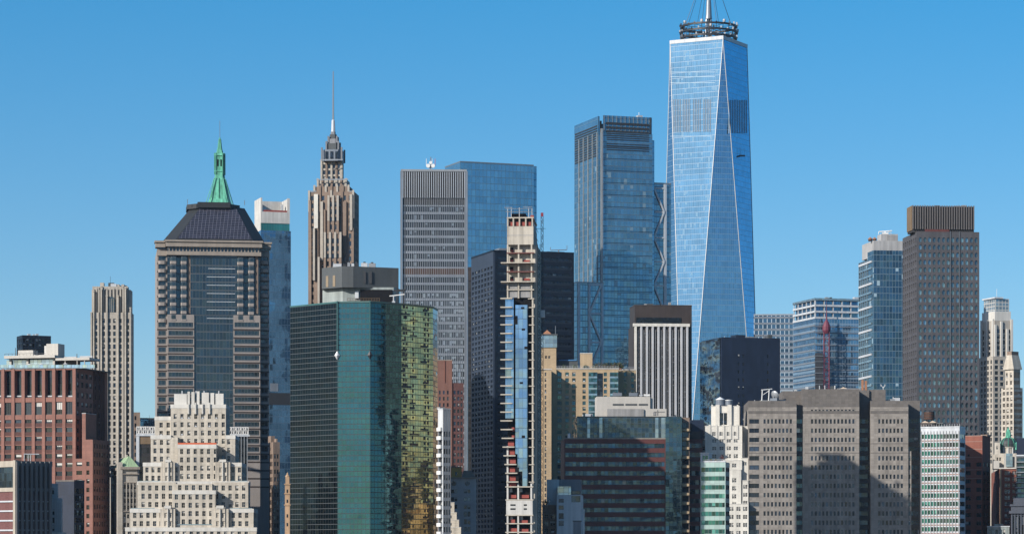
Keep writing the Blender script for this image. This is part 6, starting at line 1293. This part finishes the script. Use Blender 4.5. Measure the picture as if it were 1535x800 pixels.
def b_white():
    b = Bd('mint_banded_building', 'small pale mint banded office block in front of the white art deco building', 'office building', 1050, 1087.5, 1165, -12, R=1093.5, lim=812)
    W = b.W; z = b.Z(692, W); y = [(699.8+i*13.25, 706.5+i*13.25) for i in range(10)]
    b.vol(0, W, 0, b.D, 0, z, 'mint_spandrel', F=dict(full=.3, py=y, s='green_band', d=.2, rm='frame_white'), R=dict(full=.5, py=y, s='band_dark', d=.2, rm='navy_panel')); b.mb('side_wall').box(W+.02, W+.3, -.02, b.D, 0, z-.1, 'navy_panel') if False else None
    b.mb('parapet').box(-.1, W+.1, -.15, .4, z, z+.5, 'white_panel')
    x = b.pv(1050, 1063, 679, 4, 6, 'white_panel', z0=z, F=dict(px=[(1053, 1056.5), (1057.2, 1061)], py=[(682, 690)], s='green_band', d=.3, nm='window')); b.cap(x, .3, .2, 'white_paint'); b.mb('railing').box(0, W, .1, .15, z+.9, z+1, 'light_metal')
    b.done()
    lab = ['green potted shrub left on the mint banded block roof', 'small rust red tree on the mint banded block roof', 'low green shrub right on the mint banded block roof']
    for (px, r, lf), lb in zip(((1066, .7, 'leaf_green'), (1082.5, 1.5, 'rust_red'), (1073, .6, 'leaf')), lab):
        p = b.wpos(b.X(px, 2), 2, z+.1); t = thing('roof_shrub', lb, 'shrub', p, 0, 'plants on the mint banded block'); mb = MB(); mb.tube((0, 0, 0), (0, 0, r), .06, 'bark', 4); mb.build('trunk', t); mb = MB(); mb.box(-.4, .4, -.4, .4, 0, .5, 'copper_brown'); mb.build('planter', t); mb = MB()
        for i in range(110): q = Vector((random.gauss(0, r*.32), random.gauss(0, r*.3), .5+r*.7+random.gauss(0, r*.32))); d = Vector((random.random()-.5, random.random()-.5, random.random()-.5)).normalized()*.22; e = d.orthogonal().normalized()*.15; mb.poly([q-d, q+e, q+d, q-e], [(0, 0)]*4, lf)
        mb.build('crown', t)
    b = Bd('white_art_deco_building', 'bright white art deco apartment building stepping up to a tank house', 'apartment building', 1051, 1121.5, 1240, -3, dep=30, lim=806)
    W = b.W
    ws = dict(s='winw', d=.35); pr = lambda *a: [q for x in a for q in ((x, x+2.8), (x+3.3, x+6.1))]
    def tier(l, r, t, y0, y1, px=None, py=None, fl=0):
        v = b.pv(l, r, t, y0, y1-y0, 'white_stone', F=dict(px=px, py=py, **ws) if px else None); b.mb('coping', t).box(v[0]-.1, v[1]+.1, y0-.12, y1, v[5], v[5]+.25, 'cream_trim')
        for i in range(fl): x = v[0]+(v[1]-v[0]-1)*(i+.5)/fl; b.one('pilaster', 'white_stone', x, x+.9, y0-.3, y0-.02, v[5]-5.5, v[5]+.7)
        return v
    hd = tier(1066, 1108.5, 609, 12, 22); b.pbox('tall_window', 'g_dark', 1079.5, 1089.5, 618.5, 636, 11.85, .1)
    for l, r in ((1072.5, 1078.6), (1090.5, 1096.5)): b.pone('buttress', 'white_stone', l, r, 606.5, 638, 11, .98)
    for l in (1066.3, 1075, 1092, 1104.5): b.pone('finial', 'cream_trim', l, l+2.4, 606.3, 609, 12, 1.2)
    for k in range(1): b.pbox('window_grille', 'frame_white', 1084.2, 1084.8, 618.5, 636, 11.7, .1)
    r1 = [(646.5, 652.5), (657.5, 662.5), (668.5, 674), (680, 686)]
    tier(1057, 1112.5, 638.5, 6, 22, pr(1067.5, 1078.5, 1089.5, 1100), r1, fl=5); tier(1112.6, 1121.5, 639, 11, 24, None); tier(1108.5, 1116, 663, 8, 22, None)
    tier(1051, 1062.5, 659, 9, 22, [(1053, 1056.5)], [(668, 674)]); tier(1045, 1056, 664.5, 11, 22, None)
    r2 = [(694+i*12.1, 700+i*12.1) for i in range(10)]
    tier(1062, 1112.3, 690, 4.5, 22, pr(1066, 1077, 1088, 1097.5), r2)
    tier(1110.5, 1121.5, 686.5, 5.5, 22, pr(1113), [(692, 697)]); tier(1092.5, 1111, 704, 3, 22, pr(1097.5), [(716+i*12, 722.5+i*12) for i in range(8)]); tier(1112.5, 1121.8, 720, 3.6, 22, pr(1114.2), [(726+i*12, 732+i*12) for i in range(8)]); tier(1090, 1122, 755, 1, 22, pr(1093.5, 1104, 1114), [(759+i*12, 765+i*12) for i in range(5)])
    b.done()
    for px, dx, lb, h, rf in ((1079.5, 0, 'white coned water tank on the white art deco building', 4.0, 1), (1092.5, 0, 'flat topped pale water tank on the white art deco building', 3.7, 0)):
        p = b.wpos(b.X(px, 17), 17, hd[5]); t = thing('water_tank', lb, 'water tank', p, 0); r = 1.85 if rf else 1.5
        mb = MB(); mb.lathe([(0, .7), (r, .7), (r, h-.9), (0, h-.9)], 'grey_blue_panel', n=14); mb.build('barrel', t)
        mb = MB(); mb.lathe([(r+.15, h-.9), (r+.1, h-.7), (0, h+.4 if rf else h-.5)], 'white_paint', n=14); mb.build('lid', t)
        for a in range(4): mb = MB(); q = (r*.7*math.cos(a*1.57+.7), r*.7*math.sin(a*1.57+.7)); mb.tube((*q, 0), (*q, .7), .12, 'dark_steel', 4); mb.build('leg', t)
b_white()

def b_grey():
    b = Bd('grey_granite_building', 'broad grey granite office block of three stepped wings with rows of small windows', 'office building', 1122, 1361.5, 1244, 3, dep=50, lim=812)
    W = b.W; C = b.cx; y1, y2 = 0, 2.6; Z = b.Z
    rows = [(627.8+i*13.78, 634.4+i*13.78) for i in range(14)]
    def g(a, n): return [(a+i*5.63, a+3.1+i*5.63) for i in range(n)]
    def wing(l, r, t, y0, dep, px, extra=None, py=rows):
        x0, x1 = b.X(l, y0), b.X(r, y0); z = Z(t, C, y0); zd = Z(612.5, C, y0)
        b.vol(x0, x1, y0, y0+dep, 0, zd, 'grey_granite', F=dict(px=px, py=py, s='wing', d=.35), R=dict(full=1.0, py=rows, s='band_dark', d=.3) if extra else None)
        b.vol(x0, x1, y0, y0+dep, zd, z, 'grey_granite_dark'); b.mb('string_course').box(x0-.05, x1+.05, y0-.06, y0-.01, zd-.2, zd+.7, 'grey_granite'); b.mb('string_course').box(x0-.05, x1+.05, y0-.07, y0-.01, Z(619.5, C, y0), Z(615.5, C, y0), 'grey_granite_dark')
        for yy in (664, 677.8): b.mb('dark_joint').box(x0, x1, y0-.04, y0-.005, Z(yy+1.2, C, y0), Z(yy, C, y0), 'grey_granite_dark')  # thin strips of darker granite
        return x0, x1, z
    l0, l1, zl = wing(1122, 1194, 600.3, 0, 40, [(1123.2, 1138)]+g(1144.6, 8))
    m0, m1, zm = wing(1203, 1288, 583, y2, 44, g(1215.8, 12), py=[(613.5, 619.2)]+rows)
    # glazed slots beside the wings
    b.vol(l1, m0, y2+1.2, 40, 0, Z(606, C), 'grey_granite_dark', F=dict(full=.05, py=rows, s='band_glass', d=.2)); b.mb('slot_pier').box(m0-.02, m0+.9, y2-.05, y2-.01, 0, Z(622, C), 'grey_granite')
    b.vol(b.X(1173, 14), m0, 14, 40.2, zl-1, Z(583, C), 'grey_granite_dark')
    r0, r1, zr = wing(1305, 1361.5, 600.5, 4.5, 40, g(1316.6, 8)[:7], 1)
    b.vol(m1, r0, 11, 44, 0, Z(584.5, C, 11), 'grey_granite_dark', F=dict(full=.1, py=rows, s='band_dark', d=.2)); b.vol(r0, b.X(1327.5, 12), 12, 44, zr-2, Z(584, C, 12), 'grey_granite_dark')
    b.vol(r1, b.X(1366, 5.2), 5.2, 40, 0, Z(676, C, 5), 'grey_granite', F=dict(px=[(1362, 1364.8)], py=rows[4:], s='winb', d=.3)); b.vol(r1, b.X(1379, 16), 16, 44, 0, Z(600.5, C, 16), 'grey_granite_dark', F=dict(full=.4, py=rows, s='band_dark', d=.2))
    b.clutter(b.X(1128), b.X(1185), 10, 20, zl, 7, .8); b.clutter(b.X(1210), b.X(1280), 10, 20, zm, 12, .8); b.clutter(b.X(1312, 8), b.X(1355, 8), 12, 20, zr, 7, .8)
    b.done()
    p = b.wpos(b.X(1150, 8), 8, zl); t = thing('window_washing_crane', 'white framed window washing crane on the left wing roof of the grey granite block', 'crane', p, .2)
    for x in (-2.4, .6):
        mb = MB(); mb.tube((x, 0, 0), (x+.3, 0, 5.2), .22, 'white_paint', 5); mb.build('leg', t)
    mb = MB(); mb.beam((-2.6, 0, 5.0), (2.2, 0, 5.5), .35, .35, 'white_paint'); mb.tube((-2.3, 0, 2.6), (.7, 0, 4.6), .12, 'white_paint', 4); mb.build('boom', t); mb = MB(); mb.box(-3, 1.2, -.8, .8, 0, .5, 'white_paint'); mb.build('carriage', t)
    p = b.wpos(b.X(1160, 8), 8, zl); t = thing('satellite_dish', 'round grey satellite dish on the left wing roof of the grey granite block', 'satellite dish', p, 2.4)
    mb = MB(); mb.lathe([(0, 0), (.9, .1), (1.6, .4), (2.1, .9), (2.0, 1.0), (1.5, .55), (.8, .25), (0, .15)], 'alu_grey', n=18); o = mb.build('dish', t, (0, 0, 2.4)); o.rotation_euler = (R_(65), 0, 0)
    mb = MB(); mb.tube((0, 0, 0), (0, 0, 2.3), .3, 'steel', 6); mb.build('mount', t); mb = MB(); mb.box(-2.2, 1.8, -.7, .7, 0, 1.5, 'grey_blue_panel'); mb.build('equipment_base', t)
    p = b.wpos(b.X(1184, 16), 16, zl); t = thing('roof_boom', 'slanting white boom leaning over the roof behind the grey granite left wing', 'boom', p); mb = MB(); mb.tube((0, 0, -1), (2.4, 0, 5.6), .2, 'white_paint', 5); mb.tube((.9, 0, -1), (3.0, 0, 5.4), .15, 'white_paint', 5); mb.build('arm', t); mb = MB(); mb.box(-.6, 1.4, -.6, .6, -1, .3, 'light_metal'); mb.build('foot', t)
    for px, lb in ((1251.6, 'short white vent pipe on the grey granite middle wing'),): p = b.wpos(b.X(px, 8), 8, zm); t = thing('vent_pipe', lb, 'pipe', p); mb = MB(); mb.tube((0, 0, 0), (0, 0, 1.5), .18, 'white_paint', 6); mb.build('pipe', t); mb = MB(); mb.lathe([(.3, 1.5), (.3, 1.65), (0, 1.8)], 'white_paint', n=8); mb.build('cap', t)
    p = b.wpos(b.X(1264, 9), 9, zm); t = thing('tan_awning', 'small tan peaked awning on the grey granite middle wing roof', 'awning', p); mb = MB(); mb.frus([(-1.5, -1.2), (1.5, -1.2), (1.5, 1.2), (-1.5, 1.2)], .5, [(-.1, -.1), (.1, -.1), (.1, .1), (-.1, .1)], 1.2, 'tan_canvas'); mb.build('canopy', t)
    for sx in (-1.3, 1.3): mb = MB(); mb.tube((sx, -1, 0), (sx, -1, .6), .06, 'steel', 4); mb.build('pole', t)
    p = b.wpos(b.X(1324, 14), 14, Z(584, C, 12)); t = thing('antenna_cluster', 'small white antenna cluster on the right wing roof of the grey granite block', 'antenna', p); mb = MB(); mb.tube((0, 0, 0), (0, 0, 1.6), .1, 'white_paint', 4); mb.build('mast', t)
    for d in (-.8, .9): mb = MB(); mb.tube((0, 0, .7), (d, 0, 2.0), .08, 'white_paint', 4); mb.tube((d-.15, 0, 1.6), (d-.15, 0, 2.4), .12, 'white_paint', 5); mb.build('antenna', t)
    p = b.wpos(b.X(1296, 13), 13, Z(584.5, C, 11)); t = thing('rusty_chimney', 'pair of rusty orange flues rising behind the grey granite block', 'chimney', p)
    for d in (-.9, .5): mb = MB(); mb.box(d-.45, d+.45, -.4, .4, 0, 4.4 if d < 0 else 4.0, 'copper_brown'); mb.build('flue', t)
b_grey()

def b_rightlow():
    b = Bd('white_teal_banded_building', 'white banded office block with teal and dark windows below the brown water tank', 'office building', 1380.5, 1438.5, 1237, -14, R=1447, lim=812)
    W, D = b.W, b.D; z = b.Z(640, W); y = [(649.8+i*12.65, 656.6+i*12.65) for i in range(13)]
    b.vol(0, W, 0, D, 0, z, 'white_panel', F=dict(full=.25, py=y, s='green_band', d=.18), R=dict(full=.4, py=y, s='band_dark', d=.2))
    for i in range(13): x = .2+i*(W-.6)/12; b.one('mullion', 'steel', x-.12, x+.12, -.3, -.02, 0, z-1.4)
    for yy in y: zz = b.Z(yy[1]+2.9, W); b.one('floor_line', 'pink_band', 0, W, -.12, -.01, zz-.22, zz+.22)
    b.mb('parapet').box(-.1, W+.1, -.2, D, z, z+.5, 'white_panel')
    for i in range(16): x = i*W/15; b.one('rail_post', 'light_metal', x-.04, x+.04, .3, .4, z+.5, z+1.5)
    b.pbox('penthouse', 'brown_granite', 1381, 1408, 634.5, 640, 5, 7); b.pbox('roof_slab', 'penthouse_grey', 1396, 1414, 633.4, 634.8, 4, 6); b.done()
    lab = ['left tan parasol under the brown water tank', 'right tan parasol under the brown water tank']
    for px, lb in zip((1386.5, 1398), lab):
        p = b.wpos(b.X(px, 2.5), 2.5, z+.5); t = thing('roof_parasol', lb, 'parasol', p, 0, 'tan parasols under the water tank'); mb = MB(); mb.tube((0, 0, 0), (0, 0, 2.3), .06, 'steel', 5); mb.build('pole', t); mb = MB(); mb.frus([(-1.6, -1.3), (1.6, -1.3), (1.6, 1.3), (-1.6, 1.3)], 1.7, [(-.05, -.05), (.05, -.05), (.05, .05), (-.05, .05)], 2.6, 'tan_canvas'); mb.build('canopy', t)
    p = b.wpos(b.X(1393, 8), 8, b.Z(634.5, W, 5)); t = thing('water_tank', 'brown wooden water tank on steel legs above the white and teal banded block', 'water tank', p)
    mb = MB(); mb.lathe([(0, 2.1), (2.25, 2.1), (2.25, 5.2), (0, 5.3)], 'rust_wood', n=18); mb.build('barrel', t); mb = MB(); mb.lathe([(2.35, 5.2), (2.3, 5.4), (0, 5.9)], 'brown_granite', n=18); mb.build('lid', t)
    for a in range(4): q = (1.8*math.cos(a*1.57+.6), 1.8*math.sin(a*1.57+.6)); mb = MB(); mb.tube((*q, 0), (*q, 2.1), .15, 'dark_steel', 4); mb.build('leg', t)
    for a in range(4): q = (1.8*math.cos(a*1.57+.6), 1.8*math.sin(a*1.57+.6)); r = (1.8*math.cos(a*1.57+2.17), 1.8*math.sin(a*1.57+2.17)); mb = MB(); mb.tube((*q, .1), (*r, 2.0), .09, 'dark_steel', 4); mb.build('brace', t)
    for zz in (3.0, 4.2): mb = MB(); mb.lathe([(2.26, zz), (2.32, zz), (2.32, zz+.15), (2.26, zz+.15)], 'dark_steel', n=18); mb.build('hoop', t)
    b = Bd('red_brick_office', 'red brick office block with pale stripes beside the white and teal banded block', 'office building', 1446, 1472.5, 1300, -22, R=1484.5, lim=812)
    W, D = b.W, b.D; z = b.Z(653, W); y = [(692.5+i*12.6, 698.5+i*12.6) for i in range(10)]
    b.vol(0, W, 0, D, 0, z, 'red_brick', F=dict(px=[(1446.5, 1455), (1463.5, 1471)], py=y, s='band_glass', d=.3, nm='window_band'), R=dict(ev=(2, 2.2, .5), py=y, s='winb', d=.3))
    for yy in (661, 672.5, 684.5, 703, 716): b.pone('stone_stripe', 'pink_band', 1446.4, 1472.4, yy, yy+1, -.06, .05)
    b.mb('coping').box(-.05, W+.1, -.1, D, z, z+.3, 'pink_band'); b.pbox('opening', 'dark_void', 1450.5, 1453.5, 680.5, 683.5, -.05, .04); b.pbox('roof_box', 'brown_brick', 1470, 1480, 651, 653.3, 4, 5); b.done()
    # domed stone building
    b = Bd('green_domed_building', 'tan stone building carrying a dark ribbed dome with a green copper statue', 'building', 1490.5, 1531, 1370, 0, dep=22, lim=740)
    W = b.W; z = b.Z(679, 0); b.vol(0, W, 0, 22, 0, z, 'limestone', F=dict(px=[(1493, 1496.5)], py=[(684, 690), (694, 700)], s='winl', d=.4)); b.pv(1491, 1499, 663, 2, 6, 'limestone', z0=z, F=dict(px=[(1493.5, 1496)], py=[(668, 673)], s='winl'))
    c = (b.X(1511.5, 8), 8); k = 1378/F; zz = lambda y: HC+(YH-y)*k
    m = b.mb('drum'); m.lathe([(3.3, z-.5), (3.3, zz(671)), (3.7, zz(670.8)), (3.7, zz(669.5)), (0, zz(669.5))], 'limestone', c, 20)
    for a in range(10): t = a*.628+.3; q = (c[0]+3.5*math.cos(t), c[1]+3.5*math.sin(t)); mb = MB(); mb.tube((*q, z-.3), (*q, zz(671)), .28, 'cream_trim', 6); mb.build('drum_column', b.root)
    m = b.mb('dome'); m.lathe([(3.75, zz(669.5)), (3.7, zz(665)), (3.2, zz(661)), (2.3, zz(657.5)), (1.2, zz(655.8)), (0, zz(655.5))], 'dome_slate', c, 20)
    for a in range(8):
        t = a*math.pi/4; mb = MB(); pr = [(3.85, zz(669)), (3.8, zz(665)), (3.3, zz(661)), (2.4, zz(657.3)), (1.2, zz(655.4))]
        for (r0, q0), (r1, q1) in zip(pr, pr[1:]): mb.tube((c[0]+r0*math.cos(t), c[1]+r0*math.sin(t), q0), (c[0]+r1*math.cos(t), c[1]+r1*math.sin(t), q1), .16, 'copper_green', 4)
        mb.build('dome_rib', b.root)
    for dx in (-3.7, 3.7): mb = MB(); mb.lathe([(.7, zz(674)), (.75, zz(666)), (.5, zz(664)), (0, zz(662.5))], 'copper_green', (c[0]+dx, c[1]-1.5), 8); mb.build('dome_turret', b.root)
    b.done()
    t = thing('copper_statue_group', 'green copper statue group standing on top of the dark dome', 'statue', b.wpos(c[0], c[1], zz(656))); mb = MB()
    mb.lathe([(1.3, 0), (1.25, .9), (1.0, 1.1), (.95, 2.2), (.8, 3.2), (.5, 3.9), (.35, 4.3), (.38, 4.7), (0, 5.1)], 'copper_green', n=10)
    mb.build('central_figure', t)
    for a in range(4): u = a*1.57+.5; mb = MB(); mb.lathe([(.45, .9), (.42, 2.0), (.28, 2.9), (.2, 3.2), (.24, 3.5), (0, 3.8)], 'copper_green', (1.0*math.cos(u), 1.0*math.sin(u)), 7); mb.build('side_figure', t)
    b = Bd('red_brick_apartments', 'red brick apartment house with white framed paired windows and a cream topped roof', 'apartment building', 1498.5, 1534, 1283, 3, L=1486, lim=812)
    W, D = b.W, b.D; z = b.Z(702, 0); y = [(705.5+i*9.2, 711+i*9.2) for i in range(9)]
    b.vol(0, W, 0, D, 0, z, 'red_brick', F=dict(px=[(1506, 1509.6), (1510.2, 1513.8), (1517.5, 1521), (1521.6, 1525), (1528, 1531)], py=y, s='winw', d=.3), L=dict(ev=(4, 1.2, 1), py=y, s='winb', d=.3)); b.pone('corner_pier', 'tan_brick', 1498.6, 1501.2, 702, None, -.15, .14); b.mb('cornice').box(-.3, W, -.4, .6, z, z+.5, 'cream_trim')
    b.pv(1489, 1505, 680.5, 8, 7, 'limestone', z0=z, F=dict(px=[(1494, 1496.5), (1498, 1500.5)], py=[(685, 690)], s='winl')); b.pv(1505.3, 1523, 684, 4, 9, 'pent_cream', z0=z); b.pv(1508, 1518, 679, 3, .9, 'pale_glass', z0=z+1, name='skylight'); b.pbox('roof_hut', 'pent_cream', 1489.5, 1498, 690, 702, 3, 4)
    b.done()
    b = Bd('dark_balcony_block', 'dark block with stacked pale balcony slabs at the right edge of the view', 'apartment building', 1523.5, 1560, 1272, 0, dep=20, lim=780)
    W = b.W; b.vol(0, W, 0, 20, 0, b.Z(683, 0), 'penthouse_grey', F=dict(full=.4, py=[(686+i*7.7, 691+i*7.7) for i in range(12)], s='band_glass', d=.8)); b.pv(1523.8, 1560, 656, 4, 14, 'navy_panel', z0=b.Z(683, 0)); b.mb('railing').box(0, W, .1, .2, b.Z(683, 0), b.Z(681, 0), 'white_panel')
    for i in range(12): zz_ = b.Z(692.5+i*7.7, 0); b.one('balcony_slab', 'alu_grey', -.3, W, -1.2, -.02, zz_, zz_+.35)
    b.done()
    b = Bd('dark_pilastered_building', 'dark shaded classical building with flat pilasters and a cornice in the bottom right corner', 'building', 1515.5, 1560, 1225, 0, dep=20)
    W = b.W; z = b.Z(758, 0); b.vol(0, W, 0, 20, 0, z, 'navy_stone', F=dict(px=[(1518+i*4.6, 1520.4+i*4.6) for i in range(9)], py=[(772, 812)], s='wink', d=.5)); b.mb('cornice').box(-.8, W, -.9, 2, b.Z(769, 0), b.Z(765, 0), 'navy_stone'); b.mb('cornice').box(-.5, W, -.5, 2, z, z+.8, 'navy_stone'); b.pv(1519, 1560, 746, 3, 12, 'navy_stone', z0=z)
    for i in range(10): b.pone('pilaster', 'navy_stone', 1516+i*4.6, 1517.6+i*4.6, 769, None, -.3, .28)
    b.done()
    b = Bd('low_mint_shed', 'low pale green glazed rooftop at the bottom edge between the red brick blocks', 'building', 1480, 1513, 1255, 0, dep=12)
    v = b.pv(1480, 1513, 789, 0, 12, 'penthouse_pale', F=dict(px=[(1482, 1486), (1487, 1491), (1492, 1496), (1498, 1502), (1503.5, 1507)], py=[(793, 800)], s='winb', d=.3)); b.cap(v, .4, .2, 'white_panel'); b.pbox('roof_unit', 'penthouse_pale', 1490, 1504, 784.5, 789, 4, 3); b.done()
stone('navy_stone', (.085, .095, .12), streak=.3)
b_rightlow()
# ---------------------------------------------------------------- clear air between the camera and the far towers
s = NT('haze_air'); s.t.nodes.remove(s.b); out = s.t.nodes['Material Output']; v = s.t.nodes.new('ShaderNodeVolumePrincipled')
v.inputs['Color'].default_value = (.62, .80, 1, 1); v.inputs['Density'].default_value = 0.00002; v.inputs['Anisotropy'].default_value = .2
s.t.links.new(v.outputs[0], out.inputs['Volume']); M['haze_air'] = s.m
mb = MB(); mb.box(-2600, 2600, -400, 2700, -6, 580, 'haze_air'); tag(mb.build('haze'), kind='stuff')
